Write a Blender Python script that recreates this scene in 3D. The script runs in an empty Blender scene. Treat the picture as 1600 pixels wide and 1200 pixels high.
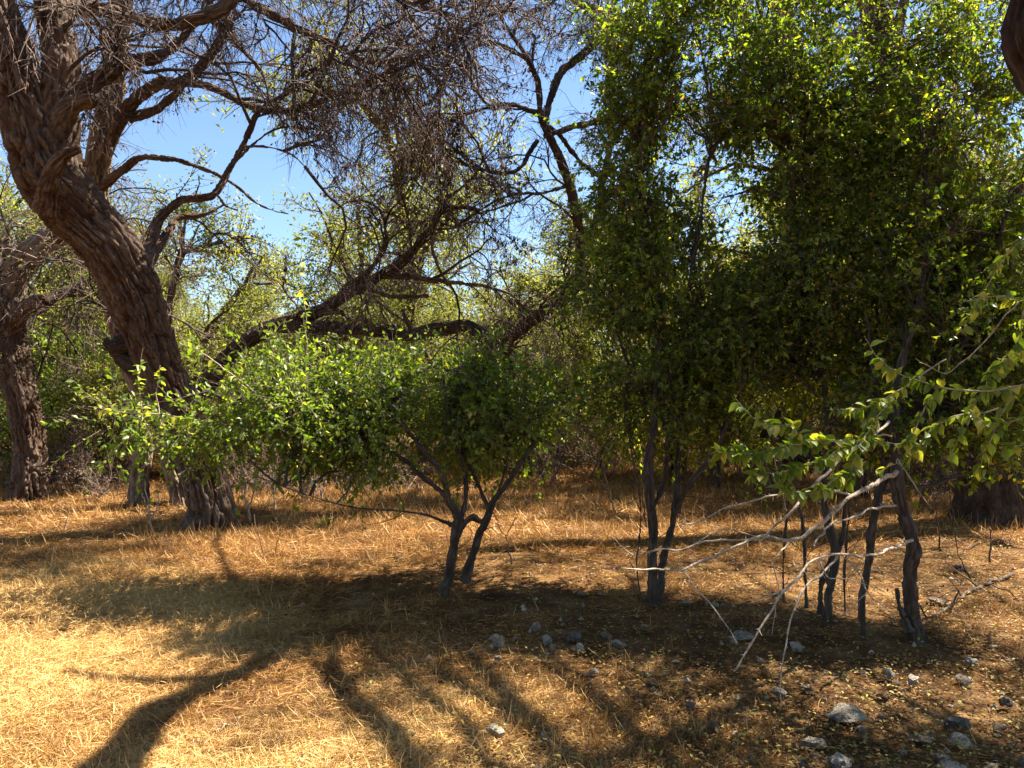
import bpy, math, zlib
import numpy as np
from mathutils import Vector

rng = np.random.default_rng(11)
scene = bpy.context.scene
COL = scene.collection

# ---------------------------------------------------------------- camera, sky, sun, exposure
F = 1280.0
CAMZ = 1.6
PITCH = math.atan(30 / F)
cam = bpy.data.cameras.new("camera")
cam.sensor_width = 36
cam.lens = F / 1600 * 36
cam.clip_start = 0.05
cam.clip_end = 2000
camo = bpy.data.objects.new("camera", cam)
camo.location = (0, 0, CAMZ)
camo.rotation_euler = (math.radians(90) + PITCH, 0, 0)
COL.objects.link(camo)
scene.camera = camo

EL = math.radians(55)
SH = np.array([0.90, 0.43]); SH /= np.linalg.norm(SH)
SUN = np.array([SH[0] * math.cos(EL), SH[1] * math.cos(EL), math.sin(EL)])   # towards the sun
w = bpy.data.worlds.new("World")
scene.world = w
w.use_nodes = True
nt = w.node_tree
sky = nt.nodes.new("ShaderNodeTexSky")
sky.sky_type = 'NISHITA'
sky.sun_disc = False
sky.sun_elevation = EL
sky.sun_rotation = math.atan2(SH[0], SH[1])
sky.air_density = 1.0
sky.dust_density = 0.1
sky.ozone_density = 4.0
bg = nt.nodes["Background"]
bg.inputs[1].default_value = 0.054
nt.links.new(sky.outputs[0], bg.inputs[0])
sl = bpy.data.lights.new("sun", 'SUN')
sl.energy = 5.0
sl.angle = math.radians(0.53)
sl.color = (1.0, 0.92, 0.78)
so = bpy.data.objects.new("sun", sl)
so.rotation_euler = Vector(SUN).to_track_quat('Z', 'Y').to_euler()
COL.objects.link(so)
vs = scene.view_settings
vs.view_transform = 'Standard'
vs.look = 'None'
vs.gamma = 1.0
vs.exposure = 2.15
scene.cycles.max_bounces = 6
scene.cycles.diffuse_bounces = 2
scene.cycles.transmission_bounces = 3
scene.cycles.transparent_max_bounces = 4


# ---------------------------------------------------------------- helpers
def P(px, py, Y):
    """point seen at photo pixel px,py at distance Y in front of the camera"""
    x = (px - 800) / F
    u = (600 - py) / F
    yw = math.cos(PITCH) - u * math.sin(PITCH)
    zw = math.sin(PITCH) + u * math.cos(PITCH)
    s = Y / yw
    return np.array([x * s, Y, CAMZ + zw * s])


def hsh(ix, iy, iz, seed=0):
    h = (ix.astype(np.int64) * 374761393 + iy.astype(np.int64) * 668265263 + iz.astype(np.int64) * 2147483647 + seed * 1274126177) & 0xffffffff
    h = ((h ^ (h >> 13)) * 1274126177) & 0xffffffff
    h = ((h ^ (h >> 16)) * 2246822519) & 0xffffffff
    return ((h ^ (h >> 15)) & 0xffffff) / float(0xffffff)


def vnoise(p, seed=0):
    p = np.asarray(p, float)
    i = np.floor(p)
    f = p - i
    f = f * f * (3 - 2 * f)
    i = i.astype(np.int64)
    r = 0
    for dx in (0, 1):
        for dy in (0, 1):
            for dz in (0, 1):
                wgt = (f[:, 0] if dx else 1 - f[:, 0]) * (f[:, 1] if dy else 1 - f[:, 1]) * (f[:, 2] if dz else 1 - f[:, 2])
                r = r + wgt * hsh(i[:, 0] + dx, i[:, 1] + dy, i[:, 2] + dz, seed)
    return r


def fbm(p, oct=3, seed=0):
    r = 0; a = 1; t = 0
    for k in range(oct):
        r = r + a * vnoise(np.asarray(p) * 2 ** k, seed + k); t += a; a *= 0.5
    return r / t


def gz(x, y):
    x = np.atleast_1d(np.asarray(x, float)); y = np.atleast_1d(np.asarray(y, float))
    z0 = np.zeros_like(x)
    h = (fbm(np.stack([x * 0.25, y * 0.25, z0], 1), 2, 5) - 0.5) * 0.22
    h += (fbm(np.stack([x * 1.6, y * 1.6, z0], 1), 3, 9) - 0.5) * 0.07
    return h - 0.0


def G(px, py):
    """ground point under a photo pixel"""
    Y = CAMZ * F / max(py - 630, 8)
    p = P(px, py, Y)
    for _ in range(3):
        z = gz(p[0], p[1])[0]
        Y = (CAMZ - z) * F / max(py - 630, 8)
        p = P(px, py, Y)
    p[2] = gz(p[0], p[1])[0]
    return p


def norm(v):
    return v / np.maximum(np.linalg.norm(v, axis=-1, keepdims=True), 1e-9)


class MB:
    """collects triangles and quads for ONE mesh object"""
    def __init__(s):
        s.v = []; s.q = []; s.t = []; s.a = []; s.n = 0; s.mq = []; s.mt = []; s.bc = []

    def add(s, v, q=None, t=None, a=0.5, m=0):
        v = np.asarray(v, float).reshape(-1, 3)
        s.v.append(v)
        s.a.append(np.broadcast_to(np.asarray(a, float), (len(v),)).copy())
        if q is not None and len(q):
            q = np.asarray(q).reshape(-1, 4) + s.n; s.q.append(q); s.mq.append(np.full(len(q), m))
        if t is not None and len(t):
            t = np.asarray(t).reshape(-1, 3) + s.n; s.t.append(t); s.mt.append(np.full(len(t), m))
        s.n += len(v)

    def mesh(s, name, mats, smooth=True):
        v = np.concatenate(s.v); a = np.concatenate(s.a)
        q = np.concatenate(s.q) if s.q else np.zeros((0, 4), int)
        t = np.concatenate(s.t) if s.t else np.zeros((0, 3), int)
        me = bpy.data.meshes.new(name)
        me.vertices.add(len(v)); me.vertices.foreach_set("co", v.ravel())
        nl = q.size + t.size
        me.loops.add(nl); me.loops.foreach_set("vertex_index", np.concatenate([q.ravel(), t.ravel()]).astype(np.int32))
        me.polygons.add(len(q) + len(t))
        ls = np.concatenate([np.arange(len(q)) * 4, q.size + np.arange(len(t)) * 3]).astype(np.int32)
        me.polygons.foreach_set("loop_start", ls)
        mi = np.concatenate([np.concatenate(s.mq) if s.mq else np.zeros(0), np.concatenate(s.mt) if s.mt else np.zeros(0)]).astype(np.int32)
        me.polygons.foreach_set("material_index", mi)
        me.polygons.foreach_set("use_smooth", np.full(len(mi), smooth))
        at = me.attributes.new("var", 'FLOAT', 'POINT'); at.data.foreach_set("value", a.astype(np.float32))
        if s.bc:
            bc = np.concatenate(s.bc)
            if len(bc) == len(v):
                ab = me.attributes.new("bc", 'FLOAT_VECTOR', 'POINT'); ab.data.foreach_set("vector", bc.astype(np.float32).ravel())
        me.update(calc_edges=True)
        for m_ in (mats if isinstance(mats, (list, tuple)) else [mats]):
            me.materials.append(m_)
        return me

    def build(s, name, mats, parent=None, smooth=True, kind=None):
        o = bpy.data.objects.new(name, s.mesh(name, mats, smooth))
        COL.objects.link(o)
        if parent is not None:
            o.parent = parent
        if kind:
            o['kind'] = kind
        return o


def thing(name, label, cat, group=None, loc=(0, 0, 0)):
    global rng
    rng = np.random.default_rng(zlib.crc32(label.encode()))      # every thing keeps its own shape when others change
    o = bpy.data.objects.new(name, None)
    o.empty_display_size = 0.2
    o.location = loc
    COL.objects.link(o)
    tag(o, label, cat, group)
    return o


def tag(o, label, cat, group=None):
    o['label'] = label; o['category'] = cat
    if group:
        o['group'] = group


def copy_tree(o, loc, rz, sc, label, group=None):
    c = o.copy(); COL.objects.link(c)
    c.location = loc; c.rotation_euler = (0, 0, rz); c.scale = (sc, sc, sc) if np.isscalar(sc) else sc
    c['label'] = label
    if group:
        c['group'] = group
    for ch in o.children:
        d = ch.copy(); COL.objects.link(d); d.parent = c
    return c


def smooth_path(pts, rad, n):
    pts = np.asarray(pts, float); rad = np.asarray(rad, float)
    d = np.r_[0, np.cumsum(np.linalg.norm(np.diff(pts, axis=0), axis=1))]
    t = np.linspace(0, d[-1], n)
    # catmull-rom / hermite with finite-difference tangents
    m = np.gradient(pts, d, axis=0) if len(pts) > 2 else np.repeat((pts[1:] - pts[:1]) / d[-1], len(pts), 0)
    k = np.clip(np.searchsorted(d, t, side='right') - 1, 0, len(d) - 2)
    h = (d[k + 1] - d[k])[:, None]; s = ((t - d[k]) / (d[k + 1] - d[k]))[:, None]
    p = (2*s**3 - 3*s**2 + 1) * pts[k] + (s**3 - 2*s**2 + s) * h * m[k] + (-2*s**3 + 3*s**2) * pts[k+1] + (s**3 - s**2) * h * m[k+1]
    return p, np.interp(t, d, rad), d[-1]


def frames(p):
    t = norm(np.gradient(p, axis=0))
    u = np.zeros_like(p)
    a = np.array([0.3, 1, 0.1]); a = a - t[0] * a.dot(t[0]); u[0] = a / np.linalg.norm(a)
    for i in range(1, len(p)):
        b = u[i-1] - t[i] * u[i-1].dot(t[i]); u[i] = b / max(np.linalg.norm(b), 1e-9)
    return t, u, np.cross(t, u)


def grid_quads(n, s):
    i = np.arange(n - 1)[:, None] * s; j = np.arange(s)[None, :]; j2 = (j + 1) % s
    return np.stack([i + j, i + j2, i + s + j2, i + s + j], -1).reshape(-1, 4)


def bark(mb, pts, rad, n, sides, amp=1.0, cell=0.045, flare=0.0, seed=0, knob=0.12, wob=0.0):
    """a trunk or limb with real furrowed bark relief; cell = width of a bark strip in metres"""
    p, r, L = smooth_path(pts, rad, n)
    if wob:
        s_ = np.linspace(0, L, n)
        for c in range(3):
            p[:, c] += wob * (fbm(np.stack([s_ * 1.7, np.full(n, c * 7.3 + seed), s_ * 0], 1), 3, seed) - 0.5) * 2
    t, u, v = frames(p)
    th = np.linspace(0, 2 * np.pi, sides, endpoint=False)
    TH, S = np.meshgrid(th, np.linspace(0, L, n))
    R = np.repeat(r[:, None], sides, 1)
    cx, sy = np.cos(TH), np.sin(TH)
    # big lumps and muscle-like ribs
    q = np.stack([cx * 1.3, sy * 1.3, S / max(rad[0], .03) * 0.35], -1).reshape(-1, 3)
    lump = (fbm(q + seed * 3.1, 3, seed) - 0.5).reshape(R.shape) * 2
    rib = (vnoise(np.stack([cx * 2.6, sy * 2.6, S / max(rad[0], .03) * 0.12 + seed], -1).reshape(-1, 3), seed + 4) - 0.5).reshape(R.shape) * 2
    R2 = R * (1 + knob * lump + knob * 0.6 * rib)
    if flare:
        fl = np.exp(-S / (rad[0] * 0.9)) * flare
        lob = 0.6 + 0.8 * vnoise(np.stack([cx * 1.9, sy * 1.9, S * 0 + seed], -1).reshape(-1, 3), seed + 8).reshape(R.shape)
        R2 = R2 * (1 + fl * lob)
    # bark strips: ridged, stretched along the stem, slightly slanted, warped
    k = R / cell
    sc_ = 0.62 if R.max() > .12 else 1.0
    big = (fbm(np.stack([cx * R / (cell * 2.4), sy * R / (cell * 2.4), S / (cell * 13) + seed], -1).reshape(-1, 3), 2, seed + 25)).reshape(R.shape)
    wr = (fbm(np.stack([cx * R / .12, sy * R / .12, S / .16], -1).reshape(-1, 3), 2, seed + 20) - 0.5).reshape(R.shape)
    tw = TH + 0.35 * S + wr * 0.05 / np.maximum(R, .02)
    q = np.stack([np.cos(tw) * k, np.sin(tw) * k, S / (cell * 6.0) + wr * 1.4], -1).reshape(-1, 3)
    n1 = vnoise(q, seed + 30); n2 = vnoise(q * np.array([2.1, 2.1, 1.7]) + 5, seed + 31)
    rd = 1 - np.abs(2 * n1 - 1) * 1.6
    crack = np.clip(1.15 - np.abs(n1 - 0.5) * 8, 0, 1) * 0.9 + np.clip(1 - np.abs(n2 - 0.5) * 7, 0, 1) * 0.6
    n3 = vnoise(np.stack([cx * R / (cell * 1.4), sy * R / (cell * 1.4), S / (cell * 1.5) + wr * 3], -1).reshape(-1, 3), seed + 33)
    crack = crack + np.clip(1 - np.abs(n3 - 0.5) * 9, 0, 1) * 0.5 * (n2 > .45)
    plate = np.clip(1 - crack, 0, 1).reshape(R.shape)
    fine = vnoise(np.stack([cx * R / .008, sy * R / .008, S / .03], -1).reshape(-1, 3), seed + 40).reshape(R.shape)
    disp = amp * cell * (1.0 * (plate - 0.6) + 0.3 * (n1.reshape(R.shape) - 0.5) + 0.16 * (fine - 0.5))
    disp = disp - amp * cell * .9 * np.clip(1 - np.abs(big - .5) * 14, 0, 1)
    R3 = R2 + np.clip(disp, -R * .4, R * .5)
    V = p[:, None, :] + R3[..., None] * (cx[..., None] * u[:, None, :] + sy[..., None] * v[:, None, :])
    var = np.clip(plate * 0.8 + 0.25 * fine, 0, 1)
    V = V.reshape(-1, 3)
    b = mb.n
    mb.add(V, q=grid_quads(n, sides), a=var.ravel())
    mb.bc.append(np.stack([np.cos(tw) * R + seed, np.sin(tw) * R, S * .16], -1).reshape(-1, 3))
    # closing cap at the tip
    mb.add(p[-1:] + t[-1:] * r[-1] * 0.4, a=0.5)
    mb.bc.append(np.zeros((1, 3)))
    c = mb.n - 1; last = b + (n - 1) * sides
    j = np.arange(sides)
    mb.t.append(np.stack([last + j, last + (j + 1) % sides, np.full(sides, c)], 1)); mb.mt.append(np.zeros(sides))
    return p, r


def many_tubes(mb, A, R, sides=3, var=0.5, m=0):
    """A (N,K,3) polylines, R (N,K) radii"""
    N, K, _ = A.shape
    if N == 0:
        return
    t = norm(np.gradient(A, axis=1))
    ref = norm(rng.normal(size=(N, 1, 3)))
    u = norm(np.cross(t, ref + 0 * t)); v = np.cross(t, u)
    th = np.linspace(0, 2 * np.pi, sides, endpoint=False)
    V = A[:, :, None, :] + R[:, :, None, None] * (np.cos(th)[None, None, :, None] * u[:, :, None, :] + np.sin(th)[None, None, :, None] * v[:, :, None, :])
    q = grid_quads(K, sides)[None] + (np.arange(N) * K * sides)[:, None, None]
    va = np.broadcast_to(np.asarray(var).reshape(-1, 1), (N, K * sides)).ravel() if np.ndim(var) else var
    mb.add(V.reshape(-1, 3), q=q, a=va, m=m)


def walk(P0, D0, L, K=5, wig=0.25, droop=0.0, pull=None):
    """N wandering branches: (N,K,3)"""
    N = len(P0)
    A = np.zeros((N, K, 3)); A[:, 0] = P0
    d = norm(np.asarray(D0, float)); L = np.broadcast_to(L, (N,))
    bend = rng.normal(size=(N, 3)) * wig * 0.6
    for k in range(1, K):
        d = norm(d + bend + rng.normal(size=(N, 3)) * wig + np.array([0, 0, -droop]))
        A[:, k] = A[:, k-1] + d * (L / (K - 1))[:, None]
    return A


def kids(A, n, spread=0.9, t0=0.2, t1=1.0, up=0.0, out=None):
    """n children per branch: positions and directions"""
    N, K, _ = A.shape
    tt = rng.uniform(t0, t1, (N, n)) * (K - 1)
    i = np.clip(tt.astype(int), 0, K - 2); f = (tt - i)[..., None]
    idx = np.arange(N)[:, None]
    p = A[idx, i] * (1 - f) + A[idx, i + 1] * f
    d = norm(A[idx, i + 1] - A[idx, i])
    r = norm(rng.normal(size=d.shape)); r = norm(r - d * (r * d).sum(-1, keepdims=True))
    d2 = norm(d + r * spread + np.array([0, 0, up]))
    return p.reshape(-1, 3), d2.reshape(-1, 3)


def radt(N, K, r0, r1):
    r0 = np.broadcast_to(r0, (N,)); r1 = np.broadcast_to(r1, (N,))
    s = np.linspace(0, 1, K)[None]
    return r0[:, None] * (1 - s) + r1[:, None] * s


def leaves(mb, p, d, L, W, m=0, flat=0.35, var=None, fold=0.25, fine=False):
    """leaf blades: each a folded rhombus (2 triangles) or, fine, a 6-triangle blade"""
    N = len(p)
    L = np.broadcast_to(L, (N,))[:, None]; W = np.broadcast_to(W, (N,))[:, None]
    d = norm(d)
    nn = norm(rng.normal(size=(N, 3)) * (1 - flat) + np.array([0, 0, 1.0]) * flat * 2)
    s = norm(np.cross(d, nn)); nn = np.cross(s, d)
    if var is None:
        var = rng.random(N)
    if not fine:
        b = p; tip = p + d * L
        c = p + d * L * 0.45
        l = c + s * W * .5 + nn * W * fold; r = c - s * W * .5 + nn * W * fold
        V = np.stack([b, l, tip, r], 1).reshape(-1, 3)
        k = np.arange(N)[:, None] * 4
        T = np.concatenate([k + [0, 2, 1], k + [0, 3, 2]], 0)
        mb.add(V, t=T, a=np.repeat(var, 4), m=m)
    else:
        st = [(0, 0), (.25, .8), (.55, .95), (1, 0)]
        b = p; c1 = p + d * L * .28; c2 = p + d * L * .62 - nn * L * .04; tip = p + d * L - nn * L * .16
        V = np.stack([b, c1 + s*W*.46 + nn*W*fold*.8, c1, c1 - s*W*.46 + nn*W*fold*.8,
                      c2 + s*W*.40 + nn*W*fold*.6, c2, c2 - s*W*.40 + nn*W*fold*.6, tip], 1).reshape(-1, 3)
        k = np.arange(N)[:, None] * 8
        T = np.concatenate([k + [0, 2, 1], k + [0, 3, 2], k + [4, 5, 7], k + [5, 6, 7]], 0)
        Q = np.concatenate([k + [1, 2, 5, 4], k + [2, 3, 6, 5]], 0)
        mb.add(V, q=Q, t=T, a=np.repeat(var, 8), m=m)


# ---------------------------------------------------------------- materials
def mat(name):
    m = bpy.data.materials.new(name); m.use_nodes = True
    n = m.node_tree; b = n.nodes["Principled BSDF"]
    return m, n, b


def ramp(n, fac, stops):
    r = n.nodes.new("ShaderNodeValToRGB")
    while len(r.color_ramp.elements) < len(stops):
        r.color_ramp.elements.new(0.5)
    for e, (p, c) in zip(r.color_ramp.elements, stops):
        e.position = p; e.color = (*c, 1)
    n.links.new(fac, r.inputs[0])
    return r.outputs[0]


def noise_tex(n, scale, detail=4, vec=None, rough=0.6):
    t = n.nodes.new("ShaderNodeTexNoise"); t.inputs["Scale"].default_value = scale
    t.inputs["Detail"].default_value = detail; t.inputs["Roughness"].default_value = rough
    if vec is None:
        g = n.nodes.new("ShaderNodeTexCoord"); vec = g.outputs["Object"]
    n.links.new(vec, t.inputs["Vector"])
    return t.outputs["Fac"]


def mixc(n, fac, a, b, mode='MIX'):
    x = n.nodes.new("ShaderNodeMix"); x.data_type = 'RGBA'; x.blend_type = mode
    if hasattr(fac, "links"): n.links.new(fac, x.inputs[0])
    else: x.inputs[0].default_value = fac
    for s, k in ((a, 6), (b, 7)):
        if hasattr(s, "links"): n.links.new(s, x.inputs[k])
        else: x.inputs[k].default_value = (*s, 1)
    return x.outputs[2]


def attr(n, name="var"):
    a = n.nodes.new("ShaderNodeAttribute"); a.attribute_name = name
    return a.outputs["Fac"]


def bark_mat(name, deep, mid, high, grey):
    m, n, b = mat(name)
    c = ramp(n, attr(n), [(0.0, deep), (0.35, mid), (0.8, high)])
    g = noise_tex(n, 2.2, 5)
    c = mixc(n, ramp(n, g, [(0.42, (0, 0, 0)), (0.62, (1, 1, 1))]), c, mixc(n, 0.65, c, grey))
    av = n.nodes.new("ShaderNodeAttribute"); av.attribute_name = "bc"
    f = noise_tex(n, 75, 5, av.outputs["Vector"], .65)
    f2 = noise_tex(n, 22, 4, av.outputs["Vector"], .6)
    c = mixc(n, 0.7, c, ramp(n, f, [(0.36, (0.38, 0.33, 0.3)), (0.62, (1.3, 1.3, 1.3))]), 'MULTIPLY')
    c = mixc(n, 0.6, c, ramp(n, f2, [(0.40, (0.42, 0.34, 0.3)), (0.55, (1.15, 1.15, 1.15))]), 'MULTIPLY')
    n.links.new(c, b.inputs["Base Color"])
    b.inputs["Roughness"].default_value = 0.85
    b.inputs["Specular IOR Level"].default_value = 0.25
    bp = n.nodes.new("ShaderNodeBump"); bp.inputs["Strength"].default_value = 1.0; bp.inputs["Distance"].default_value = 0.02
    ad = n.nodes.new("ShaderNodeMath"); ad.operation = 'ADD'; n.links.new(f, ad.inputs[0]); n.links.new(f2, ad.inputs[1])
    n.links.new(ad.outputs[0], bp.inputs["Height"]); n.links.new(bp.outputs[0], b.inputs["Normal"])
    return m


M_bark = bark_mat("bark", (0.06, 0.022, 0.011), (0.078, 0.04, 0.024), (0.15, 0.098, 0.064), (0.17, 0.13, 0.10))
M_bark_pale = bark_mat("pale_bark", (0.10, 0.05, 0.025), (0.17, 0.11, 0.07), (0.28, 0.21, 0.15), (0.31, 0.26, 0.20))
M_bark_dark = bark_mat("dark_bark", (0.035, 0.017, 0.01), (0.055, 0.033, 0.024), (0.09, 0.06, 0.045), (0.11, 0.09, 0.07))


def simple(name, stops, rough=0.8, spec=0.3):
    m, n, b = mat(name)
    n.links.new(ramp(n, attr(n), stops), b.inputs["Base Color"])
    b.inputs["Roughness"].default_value = rough; b.inputs["Specular IOR Level"].default_value = spec
    return m


M_twig = simple("twig_bark", [(0, (0.05, 0.03, 0.024)), (0.5, (0.10, 0.066, 0.05)), (1, (0.28, 0.20, 0.15))])
M_paletwig = simple("pale_twig_bark", [(0, (0.36, 0.28, 0.20)), (1, (0.52, 0.44, 0.34))])
_n = M_paletwig.node_tree; _b = _n.nodes["Principled BSDF"]
_f = noise_tex(_n, 34, 6, None, .7)
_n.links.new(mixc(_n, 0.85, _b.inputs["Base Color"].links[0].from_socket, ramp(_n, _f, [(0.38, (0.35, 0.28, 0.22)), (0.55, (1.1, 1.1, 1.1))]), 'MULTIPLY'), _b.inputs["Base Color"])
_p = _n.nodes.new("ShaderNodeBump"); _p.inputs["Distance"].default_value = 0.004
_n.links.new(_f, _p.inputs["Height"]); _n.links.new(_p.outputs[0], _b.inputs["Normal"])
M_stem = simple("grey_stem_bark", [(0, (0.035, 0.025, 0.018)), (0.5, (0.06, 0.044, 0.033)), (1, (0.11, 0.085, 0.066))])
M_pod = simple("dry_pods", [(0, (0.03, 0.018, 0.014)), (0.5, (0.075, 0.045, 0.035)), (1, (0.22, 0.14, 0.10))])


def leaf_mat(name, stops, trans=0.4, rough=0.45, tmul=(1.85, 1.95, 0.6)):
    m, n, b = mat(name)
    c = ramp(n, attr(n), stops)
    n.links.new(c, b.inputs["Base Color"])
    b.inputs["Roughness"].default_value = rough; b.inputs["Specular IOR Level"].default_value = 0.4
    t = n.nodes.new("ShaderNodeBsdfTranslucent")
    n.links.new(mixc(n, 1.0, c, tmul, 'MULTIPLY'), t.inputs[0])
    mx = n.nodes.new("ShaderNodeMixShader"); mx.inputs[0].default_value = trans
    n.links.new(b.outputs[0], mx.inputs[1]); n.links.new(t.outputs[0], mx.inputs[2])
    n.links.new(mx.outputs[0], n.nodes["Material Output"].inputs[0])
    return m


M_leaf = leaf_mat("shrub_leaf", [(0, (0.05, 0.085, 0.012)), (0.5, (0.125, 0.185, 0.02)), (0.80, (0.25, 0.29, 0.032)), (0.97, (0.36, 0.32, 0.05)), (1.0, (0.40, 0.20, 0.06))], 0.55, 0.35)
M_leaf_lit = leaf_mat("sunlit_leaf", [(0, (0.08, 0.135, 0.016)), (0.6, (0.14, 0.20, 0.026)), (0.93, (0.25, 0.29, 0.045)), (1.0, (0.50, 0.42, 0.08))], 0.45)  # shrub leaf made brighter, sunlight put into the green
M_mesq = leaf_mat("fine_leaf", [(0, (0.15, 0.16, 0.035)), (0.5, (0.27, 0.28, 0.055)), (0.85, (0.40, 0.38, 0.10)), (1, (0.45, 0.35, 0.16))], 0.45, 0.6, (1.3, 1.35, 0.7))
M_dryleaf = leaf_mat("dry_leaf", [(0, (0.13, 0.09, 0.06)), (0.5, (0.22, 0.16, 0.11)), (1, (0.38, 0.28, 0.19))], 0.3, 0.7, (1.1, 1, 0.8))
M_litter = leaf_mat("fallen_leaf", [(0, (0.08, 0.038, 0.014)), (0.5, (0.20, 0.11, 0.030)), (0.8, (0.38, 0.25, 0.055)), (0.95, (0.50, 0.42, 0.08)), (1, (0.16, 0.22, 0.04))], 0.2, 0.6, (1.1, 1.1, 0.8))
M_straw = leaf_mat("dry_grass", [(0, (0.11, 0.048, 0.013)), (0.35, (0.24, 0.115, 0.030)), (0.75, (0.44, 0.24, 0.066)), (1, (0.74, 0.52, 0.22))], 0.25, 0.6, (1.1, 1.0, 0.75))

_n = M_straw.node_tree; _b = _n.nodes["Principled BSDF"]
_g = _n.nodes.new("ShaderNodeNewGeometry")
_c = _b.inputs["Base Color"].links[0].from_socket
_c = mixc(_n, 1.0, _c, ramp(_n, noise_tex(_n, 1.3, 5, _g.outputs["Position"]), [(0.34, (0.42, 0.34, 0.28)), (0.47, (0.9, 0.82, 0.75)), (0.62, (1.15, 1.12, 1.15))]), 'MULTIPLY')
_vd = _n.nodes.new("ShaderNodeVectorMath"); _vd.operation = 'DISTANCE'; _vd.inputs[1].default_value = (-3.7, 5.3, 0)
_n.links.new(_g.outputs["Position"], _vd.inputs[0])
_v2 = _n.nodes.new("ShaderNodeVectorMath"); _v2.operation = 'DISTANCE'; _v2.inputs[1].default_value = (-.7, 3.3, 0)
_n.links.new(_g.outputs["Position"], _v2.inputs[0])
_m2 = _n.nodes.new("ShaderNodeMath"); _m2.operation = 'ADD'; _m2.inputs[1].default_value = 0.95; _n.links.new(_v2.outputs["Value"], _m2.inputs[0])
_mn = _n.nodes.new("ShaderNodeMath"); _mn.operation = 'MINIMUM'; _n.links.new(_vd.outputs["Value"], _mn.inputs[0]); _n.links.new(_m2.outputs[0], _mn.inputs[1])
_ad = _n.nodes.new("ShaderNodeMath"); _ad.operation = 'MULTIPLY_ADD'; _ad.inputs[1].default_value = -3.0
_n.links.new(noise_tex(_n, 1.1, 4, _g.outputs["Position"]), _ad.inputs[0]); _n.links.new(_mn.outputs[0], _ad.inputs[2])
_c = mixc(_n, ramp(_n, _ad.outputs[0], [(0.0, (1, 1, 1)), (1.0, (0, 0, 0))]), _c, mixc(_n, 0.55, _c, (0.96, 0.66, 0.26)))      # straw painted paler for the sun glare at left and bottom centre
_n.links.new(_c, _b.inputs["Base Color"])
mg, n, b = mat("soil")
c1 = ramp(n, noise_tex(n, 3.0, 6), [(0.3, (0.055, 0.026, 0.010)), (0.5, (0.135, 0.068, 0.024)), (0.7, (0.30, 0.18, 0.075))])
c2 = ramp(n, noise_tex(n, 45, 5), [(0.35, (0.45, 0.42, 0.4)), (0.65, (1.3, 1.25, 1.2))])
n.links.new(mixc(n, 0.8, c1, c2, 'MULTIPLY'), b.inputs["Base Color"])
b.inputs["Roughness"].default_value = 0.95; b.inputs["Specular IOR Level"].default_value = 0.1
bp = n.nodes.new("ShaderNodeBump"); bp.inputs["Distance"].default_value = 0.02; bp.inputs["Strength"].default_value = 0.8
n.links.new(noise_tex(n, 40, 6), bp.inputs["Height"]); n.links.new(bp.outputs[0], b.inputs["Normal"])
M_soil = mg


def rock_mat(name, a, bcol, c):
    m, n, b = mat(name)
    col = ramp(n, noise_tex(n, 2.6, 8, None, .75), [(0.36, a), (0.48, bcol), (0.60, c)])
    n.links.new(col, b.inputs["Base Color"]); b.inputs["Roughness"].default_value = 0.9
    bp = n.nodes.new("ShaderNodeBump"); bp.inputs["Distance"].default_value = 0.16; bp.inputs["Strength"].default_value = 1.0
    n.links.new(noise_tex(n, 6, 7, None, .7), bp.inputs["Height"]); n.links.new(bp.outputs[0], b.inputs["Normal"])
    return m


ROCK = {
    'w': rock_mat("white_limestone", (0.28, 0.20, 0.13), (0.72, 0.63, 0.49), (0.90, 0.82, 0.67)),
    'g': rock_mat("grey_limestone", (0.20, 0.145, 0.10), (0.54, 0.45, 0.34), (0.80, 0.70, 0.55)),
    'd': rock_mat("dark_stone", (0.10, 0.075, 0.06), (0.27, 0.22, 0.18), (0.42, 0.35, 0.29)),
    't': rock_mat("tan_stone", (0.22, 0.14, 0.09), (0.42, 0.29, 0.18), (0.58, 0.44, 0.31)),
    'b': rock_mat("brown_stone", (0.22, 0.11, 0.045), (0.36, 0.20, 0.09), (0.46, 0.29, 0.15)),
}

# ---------------------------------------------------------------- ground
def axis(lo, hi, fine0, fine1, step, grow=1.12):
    a = list(np.arange(fine0, fine1, step)); s = step; x = fine1
    while x < hi:
        a.append(x); s *= grow; x += s
    a.append(hi); s = step; x = fine0 - step; pre = []
    while x > lo:
        pre.append(x); s *= grow; x -= s
    pre.append(lo)
    return np.array(pre[::-1] + a)


ax = axis(-600, 600, -8, 8, 0.12); ay = axis(-300, 900, 1, 14, 0.12)
XX, YY = np.meshgrid(ax, ay)
ZZ = gz(XX.ravel(), YY.ravel())
mb = MB()
nx, ny = len(ax), len(ay)
i = np.arange(ny - 1)[:, None] * nx; j = np.arange(nx - 1)[None]
mb.add(np.stack([XX.ravel(), YY.ravel(), ZZ], 1), q=np.stack([i + j, i + j + 1, i + nx + j + 1, i + nx + j], -1))
gr = mb.build("ground", M_soil, kind='structure')
gr['label'] = "dry woodland floor of brown soil under matted straw grass"


# ---------------------------------------------------------------- big trees
def lpath(l):
    """[(px, py, Y, width_px), ...] -> points, radii"""
    return [P(a, b_, c) for a, b_, c, w_ in l], [w_ * c / F / 2 for a, b_, c, w_ in l]


def limb_part(root, l, mat_, name='limb', seed=0, det=1.0, cell=0.03, wob=0.04, knob=0.14):
    pts, rad = lpath(l) if len(l[0]) == 4 else ([q[0] for q in l], [q[1] for q in l])
    L = np.linalg.norm(np.diff(np.array(pts), axis=0), axis=1).sum()
    n = int(max(12, min(160, L * 45 * det))); s = int(np.clip(rad[0] * 2 * np.pi / cell * 3.0 * det, 8, 60))
    mb = MB()
    p, r = bark(mb, pts, rad, n, s, 0.9, cell, seed=seed, wob=wob, knob=knob)
    mb.build(name, mat_, root)
    return p, r


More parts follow.
